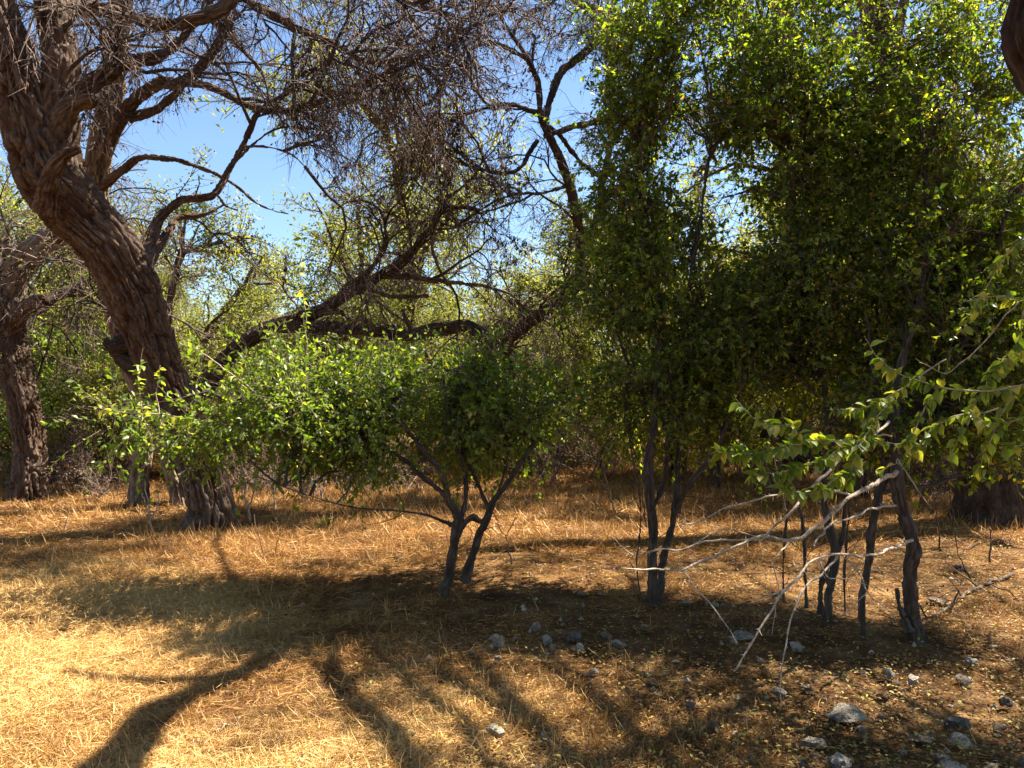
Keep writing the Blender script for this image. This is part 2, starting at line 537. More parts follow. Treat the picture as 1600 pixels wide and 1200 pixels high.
def clear(A, prob=.9):
    """drops branches that would close the open sky gap between the two left trees and the centre"""
    if A.shape[1] > 3:
        A = _clear(A, A[:, A.shape[1] // 2], prob)
    return _clear(A, A[:, -1], prob)


def _clear(A, e, prob):
    Yp = np.maximum(e[:, 1], .5)
    px = 800 + e[:, 0] / Yp * F; py = 630 - (e[:, 2] - CAMZ) / Yp * F
    d = np.minimum(((px - 345) / 105) ** 2 + ((py - 255) / 105) ** 2, ((px - 440) / 60) ** 2 + ((py - 340) / 55) ** 2)
    return A[(d > rng.uniform(.7, 1.1, len(A))) | (rng.random(len(A)) > prob)]


def mesq_crown(root, limbs, n1, n2, n3, n4, Ls=(1.5, 0.8, 0.45, 0.22), droop=(0.02, 0.06, 0.16, 0.25), pods=0.5, leaf=0.0,
               twmat=None, rr=(0.022, 0.011, 0.0052, 0.0024), t0=0.25, podsize=0.03, up=0.1, K1=7, leafmat=None, leafsize=0.035, thin=1.0):
    """procedural branching off given limbs; twigs and dry pods hang from it"""
    sd, tw, pd, lf = MB(), MB(), MB(), MB()
    A1 = []; R0 = []
    for p, r in limbs:
        K = len(p)
        n = max(2, int(n1 * np.linalg.norm(np.diff(p, axis=0), axis=1).sum()))
        A = p[np.linspace(0, K - 1, 12).astype(int)][None]
        P0, D0 = kids(A, n, 1.1, t0, 1.0, up)
        P0 = np.concatenate([P0, p[-1:]]); D0 = np.concatenate([D0, norm(p[-1:] - p[-3:-2])])
        A1.append(walk(P0, D0, Ls[0] * rng.uniform(.5, 1.25, len(P0)), K1, 0.22, droop[0]))
    A1 = clear(np.concatenate(A1), .97); N1 = len(A1)
    many_tubes(sd, A1, radt(N1, K1, rr[0] * rng.uniform(.7, 1.3, N1), rr[1]), 6, rng.random(N1) * .6)
    P0, D0 = kids(A1, n2, 0.95, 0.12, 1.0, 0.05)
    A2 = walk(P0, D0, Ls[1] * rng.uniform(.5, 1.3, len(P0)), 6, 0.25, droop[1]); A2 = clear(A2, .9); N2 = len(A2)
    many_tubes(sd, A2, radt(N2, 6, rr[1], rr[2]), 4, rng.random(N2) * .6)
    P0, D0 = kids(A2, n3, 0.9, 0.15, 1.0, 0)
    A3 = walk(P0, D0, Ls[2] * rng.uniform(.5, 1.4, len(P0)), 4, 0.25, droop[2]); A3 = clear(A3); N3 = len(A3)
    many_tubes(tw, A3, radt(N3, 4, rr[2], rr[3]) * thin, 3, rng.random(N3))
    P0, D0 = kids(A3, n4, 0.8, 0.15, 1.0, 0)
    A4 = walk(P0, D0, Ls[3] * rng.uniform(.5, 1.5, len(P0)), 2, 0.2, droop[3]); N4 = len(A4)
    many_tubes(tw, A4, radt(N4, 2, rr[3], rr[3] * .5) * thin, 3, np.clip(rng.random(N4) + .1, 0, 1))
    sd.build("side_branches", M_bark_dark if twmat is None else twmat, root, kind='stuff')
    tw.build("twigs", M_twig, root, kind='stuff')
    if pods > 0:
        n = int(N3 * pods)
        cl = vnoise(A3[:, -1] * 1.6, 77) > 0.6
        src = A3[cl] if cl.sum() > 10 else A3
        k = rng.integers(0, len(src), n)
        pp = src[k, rng.integers(1, 4, n)] + rng.normal(size=(n, 3)) * 0.02
        leaves(pd, pp, rng.normal(size=(n, 3)) * .5 + [0, 0, -1], podsize * rng.uniform(.6, 1.6, n), podsize * rng.uniform(.35, .8, n), flat=0)
        pd.build("dry_pods", M_pod, root, kind='stuff')
    if leaf > 0:
        n = int(N4 * leaf)
        k = rng.integers(0, N4, n)
        pp = A4[k, rng.integers(0, 2, n)] + rng.normal(size=(n, 3)) * 0.03
        leaves(lf, pp, rng.normal(size=(n, 3)), leafsize * rng.uniform(.6, 1.5, n), leafsize * .5, flat=.2)
        lf.build("foliage", leafmat or M_mesq, root, kind='stuff')
    return A1


# ---- main leaning mesquite
T = thing("mesquite_tree", "huge leaning tree with deeply furrowed bark, its trunk bending up to the left corner", "tree", loc=(0, 0, 0))
mb = MB()
pts, rad = lpath([(326, 850, 10.0, 84), (330, 800, 10.0, 72), (310, 720, 10.0, 66), (272, 630, 9.9, 70), (232, 530, 9.7, 82), (205, 450, 9.5, 88), (170, 385, 9.3, 96),
                  (115, 325, 9.1, 104), (75, 268, 8.9, 112), (50, 200, 8.7, 92), (22, 110, 8.5, 76), (-10, 10, 8.3, 70), (-40, -120, 8.1, 58), (-60, -300, 8, 40)])
rad = [q * .9 for q in rad]
MT, MR = bark(mb, pts, rad, 520, 170, 1.0, 0.05, flare=0.35, seed=3, knob=0.10)
mb.build("trunk", M_bark, T)
LM = []
def L_(l, **k):
    q = limb_part(T, l, k.pop('m', M_bark), seed=int(rng.integers(99)), **k); LM.append(q); return q
L_([(78, 270, 8.9, 90), (85, 200, 8.8, 72), (92, 120, 8.7, 56), (84, 40, 8.6, 50), (75, -40, 8.5, 46), (80, -180, 8.4, 36)])
L_([(60, 240, 8.8, 60), (100, 160, 8.7, 34), (150, 128, 8.8, 26), (190, 98, 8.9, 22), (250, 84, 9.0, 17), (282, 62, 9.1, 11), (312, 35, 9.2, 6)])
L_([(85, 200, 8.7, 40), (110, 165, 8.6, 26), (148, 152, 8.5, 20)])
L_([(75, 330, 8.75, 40), (82, 275, 8.55, 26), (100, 245, 8.45, 18), (126, 232, 8.4, 11)])
L_([(215, 420, 9.5, 50), (236, 380, 9.6, 20), (250, 345, 9.7, 14), (282, 316, 9.8, 12), (338, 302, 9.9, 11), (357, 272, 10, 10), (384, 222, 10, 9), (404, 178, 10, 7), (440, 150, 10.1, 5), (470, 120, 10.2, 3)], cell=.02)
L_([(225, 420, 9.5, 30), (262, 365, 9.8, 12), (280, 342, 10, 10), (325, 332, 10.1, 7), (345, 322, 10.2, 4), (362, 316, 10.2, 1.2)], cell=.02)
L_([(390, 215, 10, 6), (402, 178, 10, 4), (398, 150, 10, 2), (404, 120, 10, 1)], cell=.02)
L_([(372, 245, 10, 5), (410, 215, 10, 3.6), (450, 200, 10, 2.6), (500, 205, 10, 1.8), (545, 222, 10, 1)], cell=.02)
L_([(378, 232, 10, 4), (420, 232, 10, 3), (460, 245, 10, 2), (478, 262, 10, 1)], cell=.02)
L_([(338, 303, 9.9, 5), (352, 320, 9.9, 3.4), (370, 328, 9.9, 1.2)], cell=.02)
L_([(305, 308, 9.85, 4), (312, 288, 9.85, 2.4), (308, 272, 9.85, 1)], cell=.02)
L_([(222, 530, 9.7, 44), (195, 538, 9.6, 30), (176, 540, 9.55, 20), (164, 534, 9.5, 9)], m=M_bark_dark, cell=.02, knob=.25)
L_([(232, 580, 9.8, 40), (205, 568, 9.7, 30), (184, 556, 9.65, 20), (170, 552, 9.6, 8)], m=M_bark_dark, cell=.02, knob=.25)
L_([(205, 25, 9.2, 16), (240, 38, 9.1, 20), (292, 36, 9.0, 18), (330, 18, 9.0, 22), (370, -10, 9, 20), (450, -70, 9, 16)])
L_([(75, 20, 8.6, 40), (140, 10, 8.9, 26), (205, 25, 9.2, 18)])
A = mesq_crown(T, [LM[0], LM[1], LM[4], LM[8], LM[5]], 3.0, 5, 7, 3, Ls=(1.2, .65, .42, .2), pods=5, podsize=.034, thin=1.1, droop=(.04, .1, .24, .4))

# ---- second mesquite just behind, its limbs arch over to the right
T = thing("mesquite_tree", "tree standing directly behind the big leaning trunk, long thin limbs arching over the sky gap", "tree")
LM = []
mb = MB()
pts, rad = lpath([(292, 790, 12.2, 34), (262, 700, 12.2, 32), (205, 560, 12, 36), (170, 430, 11.8, 36), (148, 310, 11.5, 36), (160, 215, 11.2, 34), (176, 140, 11, 36), (182, 60, 10.8, 34), (196, -60, 10.6, 30), (215, -200, 10.4, 22)])
LM.append(bark(mb, pts, rad, 300, 90, 1.0, 0.04, flare=.2, seed=13)); mb.build("trunk", M_bark_pale, T)
L_([(150, 270, 11.4, 30), (178, 200, 11.2, 26), (205, 168, 11, 20), (240, 132, 10.8, 18), (288, 126, 10.6, 17), (330, 82, 10.4, 14), (356, 38, 10.3, 12), (340, -10, 10.2, 10), (330, -90, 10.2, 7)], cell=.025)
L_([(200, 185, 11, 16), (245, 168, 11, 12), (290, 128, 10.7, 9)], cell=.025)
L_([(284, 126, 10.6, 14), (325, 135, 10.4, 11), (370, 155, 10.2, 10), (440, 173, 10, 9), (500, 160, 9.8, 9), (560, 135, 9.6, 8), (640, 100, 9.5, 6), (700, 60, 9.4, 4)], cell=.02)
L_([(158, 290, 11.4, 18), (196, 265, 11, 12), (215, 250, 10.8, 10), (260, 248, 10.6, 8), (310, 262, 10.5, 6), (365, 290, 10.4, 4), (405, 318, 10.4, 2.6), (450, 335, 10.3, 1.2)], cell=.02)
L_([(330, 30, 10.3, 10), (370, 70, 10.2, 6), (410, 110, 10.1, 4)], cell=.02)
L_([(190, -20, 10.6, 22), (300, -40, 10.2, 16), (420, 20, 9.8, 14), (500, 60, 9.6, 11), (580, 95, 9.5, 8), (640, 90, 9.4, 4)], cell=.025)
L_([(300, -40, 10.2, 12), (430, -60, 9.8, 12), (560, -40, 9.5, 10), (650, 10, 9.3, 7), (720, 30, 9.2, 4)], cell=.025)
A = mesq_crown(T, [LM[0], LM[1], LM[6], LM[7], LM[3]], 2.7, 5, 7, 3, Ls=(1.25, .7, .5, .22), pods=5, podsize=.038, thin=1.15, droop=(.05, .12, .28, .4))

# ---- left edge tree
T = thing("mesquite_tree", "shorter tree at the far left with a sunlit forked limb and a broken stub", "tree")
LM = []
mb = MB()
pts, rad = lpath([(44, 795, 13.2, 56), (46, 740, 13.2, 46), (46, 690, 13.2, 44), (28, 600, 13.1, 46), (14, 520, 13, 46), (10, 470, 13, 60), (-5, 430, 12.9, 50), (-30, 370, 12.8, 40), (-50, 280, 12.7, 34)])
LM.append(bark(mb, pts, rad, 320, 110, 1.0, 0.045, flare=.35, seed=23)); mb.build("trunk", M_bark, T)
L_([(8, 480, 13, 50), (22, 430, 12.9, 42), (52, 392, 12.8, 40), (88, 368, 12.8, 36), (130, 330, 12.8, 30), (160, 260, 12.9, 24), (170, 160, 13, 18)], m=M_bark_pale)
L_([(22, 420, 12.9, 16), (16, 395, 12.9, 14), (10, 372, 12.9, 11)], m=M_bark_pale)
L_([(14, 515, 12.9, 30), (36, 485, 12.7, 24), (58, 470, 12.5, 20), (72, 467, 12.4, 17)])
L_([(50, 480, 12.9, 24), (90, 462, 13.2, 16), (140, 440, 13.6, 12), (200, 415, 14, 8)], m=M_bark_dark)
mesq_crown(T, [LM[0], LM[1], LM[4]], 2.4, 5, 6, 4, Ls=(1.3, .7, .4, .22), pods=0.9, podsize=.04, leaf=.25, thin=1.2)

# ---- thin trunk behind the bush
T = thing("young_tree", "slim pale trunk rising behind the sunlit bush, left of the big leaning trunk", "tree")
mb = MB()
pts, rad = lpath([(214, 800, 12.4, 30), (218, 750, 12.4, 27), (226, 690, 12.4, 25), (222, 600, 12.5, 22), (200, 500, 12.7, 18), (150, 380, 12.9, 12)])
q = bark(mb, pts, rad, 140, 50, .8, 0.035, flare=.15, seed=5); mb.build("trunk", M_bark_pale, T)
mesq_crown(T, [q], 1.5, 4, 5, 3, Ls=(1.0, .6, .35, .2), pods=0, leaf=1.2, t0=.6, leafsize=.045)

# ---- arched tree in the middle distance
T = thing("arched_tree", "low tree with two thick dark limbs arching to the right above the middle bush", "tree")
LM = []
L_([(302, 800, 12.6, 42), (300, 700, 12.6, 34), (318, 610, 12.5, 30), (360, 556, 12.4, 25), (420, 515, 12.3, 25), (490, 490, 12.2, 19), (545, 460, 12.1, 17), (585, 437, 12, 16), (622, 415, 12, 15), (655, 375, 12, 12), (690, 330, 12, 6), (700, 280, 12, 3)], m=M_bark_dark, name="trunk", cell=.035)
L_([(440, 508, 12.3, 20), (500, 510, 12.1, 20), (560, 514, 12, 17), (640, 521, 12, 19), (690, 512, 12, 20), (728, 508, 12, 18), (758, 528, 12, 20), (768, 580, 12.2, 18), (770, 640, 12.4, 16)], m=M_bark_dark, cell=.03)
L_([(520, 480, 12.1, 10), (540, 450, 12.1, 9), (580, 420, 12, 8), (602, 380, 12, 6), (600, 345, 12, 4)], m=M_bark_dark, cell=.02)
L_([(500, 490, 12.1, 9), (535, 488, 12.1, 8), (548, 500, 12.1, 6)], m=M_bark, cell=.02)
L_([(600, 430, 12, 12), (640, 432, 11.9, 9), (690, 440, 11.8, 8), (730, 445, 11.7, 5)], m=M_bark, cell=.02)
L_([(575, 450, 12, 8), (615, 462, 11.9, 7), (670, 463, 11.8, 5)], m=M_bark, cell=.02)
L_([(645, 518, 12, 9), (634, 500, 12, 8), (630, 482, 12, 5)], m=M_bark, cell=.02)
L_([(700, 445, 11.8, 5), (680, 410, 11.8, 5), (672, 370, 11.8, 4), (690, 310, 11.8, 3)], m=M_bark, cell=.02)
mesq_crown(T, [LM[0], LM[4], LM[2], LM[7]], 2.2, 5, 6, 3, Ls=(1.1, .65, .45, .22), pods=7, podsize=.042, t0=.5, droop=(.06, .14, .3, .4), leaf=.5)

# ---- dark centre tree
T = thing("dark_tree", "dark crooked tree in the centre with heavy hanging clumps of dry twigs", "tree")
LM = []
L_([(822, 740, 17, 34), (812, 660, 16.5, 28), (800, 590, 15.5, 22), (796, 530, 14.5, 18), (830, 502, 14, 17), (870, 474, 13.6, 20), (902, 440, 13.2, 16), (908, 385, 13, 14), (898, 320, 12.8, 14), (884, 270, 12.6, 15), (862, 220, 12.4, 12), (846, 180, 12.2, 10), (835, 120, 12, 8), (800, 60, 11.8, 6)], m=M_bark_dark, name="trunk", cell=.03)
L_([(905, 400, 13, 12), (935, 330, 13, 10), (945, 270, 13, 10), (958, 215, 12.9, 9), (948, 150, 12.8, 9), (955, 110, 12.8, 9), (985, 60, 12.6, 9), (960, 30, 12.5, 12), (900, 0, 12.3, 12), (850, -50, 12, 10)], m=M_bark_dark, cell=.025)
L_([(940, 280, 13, 8), (905, 250, 12.8, 7), (870, 205, 12.6, 6), (848, 192, 12.4, 3), (826, 188, 12.3, 1)], m=M_bark_dark, cell=.025)
L_([(850, 212, 12.3, 8), (895, 198, 12.4, 9), (940, 190, 12.6, 9), (990, 186, 12.8, 10), (1080, 170, 13, 9)], m=M_bark_dark, cell=.025)
L_([(852, 200, 12.3, 9), (862, 150, 12.4, 11), (880, 110, 12.5, 12), (910, 85, 12.5, 12), (955, 45, 12.6, 12), (1000, 10, 12.8, 10), (1040, -40, 12.9, 7)], m=M_bark_dark, cell=.025)
L_([(846, 180, 12.2, 8), (800, 165, 12, 6), (740, 175, 11.8, 5), (690, 195, 11.6, 3)], m=M_bark_dark, cell=.02)
L_([(840, 220, 12.3, 7), (800, 270, 12, 6), (750, 265, 11.8, 5), (700, 250, 11.6, 3)], m=M_bark_dark, cell=.02)
L_([(890, 290, 12.7, 6), (850, 300, 12.4, 5), (800, 305, 12.2, 4), (745, 330, 12, 3)], m=M_bark_dark, cell=.02)
L_([(820, 90, 11.9, 8), (770, 70, 11.7, 6), (710, 90, 11.5, 4), (650, 120, 11.4, 3)], m=M_bark_dark, cell=.02)
L_([(850, -50, 12, 9), (780, -20, 11.6, 7), (720, 40, 11.4, 5), (700, 110, 11.3, 3)], m=M_bark_dark, cell=.02)
mesq_crown(T, [LM[0], LM[1], LM[3], LM[5], LM[6], LM[7], LM[8], LM[9], LM[4]], 2.0, 5, 6, 3, Ls=(1.15, .7, .5, .24), pods=7, podsize=.042, t0=.35, droop=(.04, .12, .28, .4), leaf=.6)

# ---- right background trees
def big_tree(label, trunk, limbs, mt=M_bark_dark, name="mesquite_tree", cats="tree", cell=.045, flare=.3, n=240, s=110, **cr):
    T = thing(name, label, cats)
    mb = MB(); pts, rad = lpath(trunk)
    LL = [bark(mb, pts, rad, n, s, 1.0, cell, flare=flare, seed=int(rng.integers(99)))]
    mb.build("trunk", mt, T)
    for l in limbs:
        LL.append(limb_part(T, l, mt, seed=int(rng.integers(99)), cell=cell * .8))
    if cr:
        mesq_crown(T, LL, **cr)
    return T

big_tree("massive dark trunk at the right edge, half cut off by the picture frame",
         [(1585, 830, 10.8, 150), (1582, 780, 10.8, 136), (1578, 700, 10.8, 128), (1560, 600, 10.7, 120), (1530, 480, 10.6, 110), (1500, 350, 10.6, 90), (1440, 200, 10.6, 70), (1380, 60, 10.6, 50), (1340, -120, 10.6, 36)],
         [[(1520, 420, 10.6, 60), (1600, 300, 10.8, 44), (1660, 150, 11, 34), (1700, -50, 11, 24)], [(1560, 620, 10.6, 60), (1620, 520, 10.4, 40), (1700, 420, 10.3, 30), (1800, 300, 10, 20)]],
         n1=.8, n2=5, n3=6, n4=3, Ls=(1.5, .8, .45, .22), pods=0, leaf=1.0, leafsize=.05, t0=.45, thin=1.2)
big_tree("dark upright trunk behind the green thicket with a pale weathered patch high up",
         [(1250, 745, 18, 62), (1242, 690, 18, 50), (1238, 600, 18, 36), (1240, 500, 18, 34), (1270, 400, 17.6, 34), (1318, 290, 17, 36), (1290, 220, 16.6, 34), (1250, 120, 16, 30), (1225, 30, 15.6, 30), (1210, -80, 15.4, 26)],
         [[(1300, 260, 17, 26), (1360, 180, 16.6, 20), (1400, 60, 16.2, 16), (1430, -60, 16, 12)], [(1240, 100, 16, 22), (1180, 60, 15.6, 18), (1120, -20, 15.4, 12)],
          [(1255, 120, 16, 22), (1330, 60, 15.8, 18), (1400, 0, 15.6, 12)]], mt=M_bark,
         n1=.9, n2=5, n3=6, n4=3, Ls=(1.8, 1.0, .55, .3), pods=0, leaf=1.4, leafsize=.06, t0=.35, thin=1.4)
T = big_tree("leaning dark tree whose thin limb runs up to the right through the thicket",
         [(1050, 745, 18, 30), (1060, 650, 15, 24), (1085, 575, 13, 20), (1150, 548, 12.4, 18), (1215, 532, 12, 17), (1270, 505, 11.8, 14), (1340, 440, 11.6, 10), (1400, 360, 11.5, 7)],
         [[(1110, 560, 12.8, 12), (1120, 500, 12.8, 9), (1125, 420, 12.8, 6)]], n=160, s=44, cell=.03, flare=.1,
         n1=1.0, n2=4, n3=5, n4=3, Ls=(1.1, .6, .4, .22), pods=0, leaf=.8, t0=.4)

# ---------------------------------------------------------------- overhead tree (its trunk stands beside the camera)
def sh(px, py, z):
    g = G(px, py)
    k_ = SUN[1] / SUN[2]
    z = max(z, (CAMZ + .50 * g[1]) / (1 - .50 * k_) + .25)      # keeps the limb above what the camera sees
    return g + SUN * (z / SUN[2])

def ovr(px, py, z, r):
    return (sh(px, py, z), r)

T = thing("overhanging_tree", "near tree outside the right edge, one thick dark limb showing in the top right corner", "tree")
LM = []
base = np.array([5.2, -0.6, 0.0])
k0 = limb_part(T, [(base + [0, 0, -.1], .34), (base + [-.2, .1, 1.3], .27), (base + [-.55, .2, 2.4], .23), (sh(100, 1290, 4.1), .14), (sh(180, 1190, 4.5), .105), (sh(250, 1110, 4.8), .10), (sh(380, 1050, 5.0), .08), (sh(450, 980, 5.2), .055), (sh(560, 905, 5.4), .05)],
               M_bark, name="trunk", seed=31, cell=.04, wob=.02); LM.append(k0)
L_([ovr(380, 1050, 5.0, .08), ovr(330, 1062, 5.2, .06), ovr(200, 1065, 5.5, .04), ovr(100, 1050, 5.8, .02)])
L_([ovr(445, 985, 5.2, .06), ovr(380, 930, 5.4, .045), ovr(345, 880, 5.6, .03), ovr(330, 840, 5.9, .02)])
# two more limbs whose thin shadows cross the straw
L_([(base + [-.4, .2, 2.0], .14), (base + [-1.0, .6, 2.9], .11), ovr(720, 1290, 3.4, .08), ovr(640, 1195, 3.5, .06), ovr(560, 1110, 3.7, .05), ovr(512, 1040, 3.9, .042), ovr(505, 990, 4.1, .03)])
L_([(base + [-.5, .2, 2.2], .10), ovr(1000, 1260, 3.1, .06), ovr(900, 1190, 3.2, .04), ovr(790, 1120, 3.3, .035), ovr(700, 1062, 3.5, .03), ovr(600, 1010, 3.8, .03)])
# the limb that shows in the corner
L_([(base + [-.5, .2, 2.1], .17), (np.array([4.6, 2.2, 2.6]), .15), (np.array([3.1, 3.6, 2.65]), .12), (P(1648, 150, 3.9), .10), (P(1606, 60, 3.9), .10), (P(1622, -10, 3.9), .09), (P(1620, -150, 4.0), .08), (P(1560, -400, 4.2), .06)], m=M_bark_dark)
# upper limbs carrying the crown that shades the right foreground
crown = []
for (px, py, z) in ((600, 900, 6), (800, 960, 6.2), (1000, 930, 6.5), (1250, 1000, 6.2), (1450, 930, 6.6), (1300, 1100, 5.6), (1000, 1050, 5.8), (1650, 1000, 6), (480, 900, 6), (430, 960, 6.4), (690, 985, 6), (880, 990, 6.3), (1100, 970, 6.1), (1420, 1060, 6), (1560, 1070, 6.2), (1500, 890, 6), (950, 880, 6.4), (1150, 880, 6.6), (700, 880, 6.5)):
    e = sh(px, py, z)
    m1 = (base + [-.5, .4, 3.0]) * .5 + e * .5 + np.array([0, 0, .5])
    crown.append(limb_part(T, [(base + [-.55, .25, 2.5], .10), (m1, .04), (e, .02)], M_bark, seed=int(rng.integers(99)), det=.5))
mesq_crown(T, crown + LM[2:3], .48, 5, 6, 3, Ls=(1.0, .65, .45, .22), pods=0, leaf=2.2, leafsize=.07, t0=.62, leafmat=M_leaf)


# ---------------------------------------------------------------- green shrubs
def stem_tubes(root, stems, mat_=M_stem, seed=0, cell=.02):
    out = []
    for s in stems:
        pts, rad = lpath(s)
        rad = [q * .85 for q in rad]
        L = np.linalg.norm(np.diff(np.array(pts), axis=0), axis=1).sum()
        mb = MB()
        out.append(bark(mb, pts, rad, int(max(16, L * 45)), int(np.clip(rad[0] * 2 * np.pi / cell * 3, 8, 30)), .7, cell, flare=.45, seed=seed + len(out), wob=.025, knob=.2))
        mb.build("stem", mat_, root)
    return out


def sprays(anchor, dirs, leafmb, twigmb, n_leaf=12, L=.32, ll=.042, lw=.023, droop=.12, var0=0., fine=False, m=0):
    N = len(anchor)
    A = walk(anchor, dirs, L * rng.uniform(.5, 1.3, N), 4, .16, droop)
    many_tubes(twigmb, A, radt(N, 4, .0028, .0014), 3, rng.random(N))
    p, d = kids(A, n_leaf, 1.15, .05, 1.0, -.1)
    n = len(p)
    sz = rng.uniform(.45, 1.4, n)
    leaves(leafmb, p, d + [0, 0, -.15], ll * sz, lw * sz * rng.uniform(.8, 1.2, n), flat=.25, var=np.clip(rng.random(n) ** 1.15 * (1 - var0) + var0, 0, 1), fine=fine, m=m)


def blob_points(blobs, n, gap=0.42, gscale=1.5, seed=0):
    """points in a union of ellipsoids [(centre, (rx,ry,rz), weight)], thinned by noise so gaps open"""
    out = []; outd = []
    W = np.array([b_[2] for b_ in blobs], float); W /= W.sum()
    for (c, r, _), w_ in zip(blobs, W):
        k = int(n * w_ * 2.4)
        v = norm(rng.normal(size=(k, 3))) * (rng.random((k, 1)) ** (1 / 2.2))
        p = np.asarray(c) + v * np.asarray(r)
        g = fbm(p * np.array([gscale, gscale * .55, gscale]), 2, 50 + (0 if seed in (2, 3, 4) else seed))
        keep = g > gap + .06 * rng.random(k)
        p = p[keep][:int(n * w_) + 1]; v = v[keep][:int(n * w_) + 1]
        out.append(p); outd.append(v)
    return np.concatenate(out), np.concatenate(outd)


def connect(stems, targets, n_per=1, r0=.012, r1=.004, K=8):
    """curved side branches from the nearest upstream stem point to each target"""
    SP = np.concatenate([s[0][len(s[0]) // 3:] for s in stems])
    A = []
    for t in targets:
        d = np.linalg.norm(SP - t, axis=1) + 1.5 * np.maximum(SP[:, 2] - t[2] + .2, 0)
        s = SP[np.argsort(d)[rng.integers(0, min(12, len(SP)))]]
        u = np.linspace(0, 1, K)[:, None]
        mid = (s + t) / 2 + rng.normal(size=3) * .12 * np.linalg.norm(t - s) + [0, 0, .12 * np.linalg.norm(t - s)]
        A.append((1 - u) ** 2 * s + 2 * u * (1 - u) * mid + u ** 2 * t)
    A = np.array(A)
    A[:, 1:-1] += rng.normal(size=A[:, 1:-1].shape) * .018
    return A


def shrub(label, stems, blobs, nspray, group=None, name="green_shrub", leafmat=M_leaf, gap=.42, gscale=1.6, ll=.042, nl=12, seed=0, lf=.3, nbr=70, fine=False, droop=.12, mat_=M_stem, dead=0):
    T = thing(name, label, "shrub", group)
    S = stem_tubes(T, stems, seed=seed, mat_=mat_)
    pts, dirs = blob_points(blobs, nspray, gap, gscale, seed)
    lb, tb, bb = MB(), MB(), MB()
    tg = pts[rng.integers(0, len(pts), nbr)]
    A = connect(S, tg)
    many_tubes(bb, A, radt(len(A), A.shape[1], rng.uniform(.007, .016, len(A)), .003), 5, rng.random(len(A)))
    P0, D0 = kids(A, 7, .9, .3, 1, .05)
    B = walk(P0, D0, rng.uniform(.25, .7, len(P0)), 6, .22, .04)
    many_tubes(bb, B, radt(len(B), 6, .004, .002), 4, rng.random(len(B)))
    for p_, r_ in S:                                    # bare dead twigs on the lower stems
        P2, D2 = kids(p_[:int(len(p_) * .5)][None], 6, 1.3, .2, 1)
        C = walk(P2, D2, rng.uniform(.15, .6, 6), 6, .25, .03); many_tubes(bb, C, radt(6, 6, .0035, .0012), 4, rng.random(6))
    bb.build("side_branches", mat_, T, kind='stuff')
    # half of the sprays start on the side branches that lie inside the crown
    sprays(pts, dirs * .8 + rng.normal(size=pts.shape) * .7 + [0, 0, -.1], lb, tb, nl, lf, ll, ll * .55, fine=fine, droop=droop)
    P1, D1 = kids(B, 1, .8, .3, 1)
    k = fbm(P1 * np.array([gscale, gscale * .55, gscale]), 2, 50 + (0 if seed in (2, 3, 4) else seed)) > gap - .04
    P1, D1 = P1[k], D1[k]
    sprays(P1, D1, lb, tb, nl, lf * .8, ll, ll * .55, fine=fine, droop=droop)
    tb.build("twigs", M_twig, T, kind='stuff')
    lb.build("foliage", leafmat, T, kind='stuff')
    return T, S


def B_(px, py, Y, rx, ry, rz, w_):
    return (P(px, py, Y), (rx * Y / F, ry, rz * Y / F), w_)


# middle bush
TM, SM = shrub("wide low green bush on two dark crooked stems in the middle, its crown spreading left", [
    [(686, 948, 6.55, 20), (700, 900, 6.55, 19), (710, 850, 6.55, 18), (716, 812, 6.55, 17), (702, 780, 6.55, 13), (690, 740, 6.55, 10), (660, 700, 6.6, 8), (610, 650, 6.7, 6)],
    [(730, 912, 6.8, 17), (742, 860, 6.8, 15), (758, 815, 6.8, 13), (768, 790, 6.8, 12), (792, 757, 6.8, 10), (815, 720, 6.8, 9), (840, 680, 6.9, 6)],
    [(712, 832, 6.55, 11), (735, 805, 6.6, 10), (750, 815, 6.7, 8), (775, 770, 6.9, 6), (800, 700, 7, 4)],
    [(706, 822, 6.5, 8), (670, 808, 6.4, 7), (620, 800, 6.3, 4), (560, 796, 6.2, 3), (480, 772, 6.2, 2.4), (400, 745, 6.2, 1.6)],
    [(700, 775, 6.55, 9), (660, 745, 6.6, 8), (630, 720, 6.7, 6), (560, 680, 6.8, 5), (460, 640, 6.8, 4), (350, 620, 6.8, 3)],
    [(718, 815, 6.6, 10), (728, 770, 6.7, 8), (720, 720, 6.8, 6), (700, 640, 6.9, 5), (690, 560, 7, 3)],
    [(765, 795, 6.8, 7), (745, 750, 6.8, 6), (720, 700, 6.9, 5)],
], [B_(560, 655, 6.9, 130, .65, 78, 3), B_(680, 645, 7.0, 125, .55, 80, 2.2), B_(440, 650, 6.8, 110, .6, 65, 2.2), B_(560, 604, 7.2, 120, .5, 45, 1.5), B_(450, 604, 7.2, 60, .4, 35, .6), B_(780, 650, 7.2, 80, .6, 80, 1.8), B_(850, 650, 7.4, 60, .5, 60, .7),
    B_(330, 665, 6.7, 90, .4, 42, .8), B_(225, 660, 6.6, 75, .25, 36, .3), B_(700, 596, 7.2, 70, .5, 40, .8)], 2050, leafmat=M_leaf_lit, ll=.05, seed=1, nbr=80, gap=.44, gscale=3.0, lf=.42)

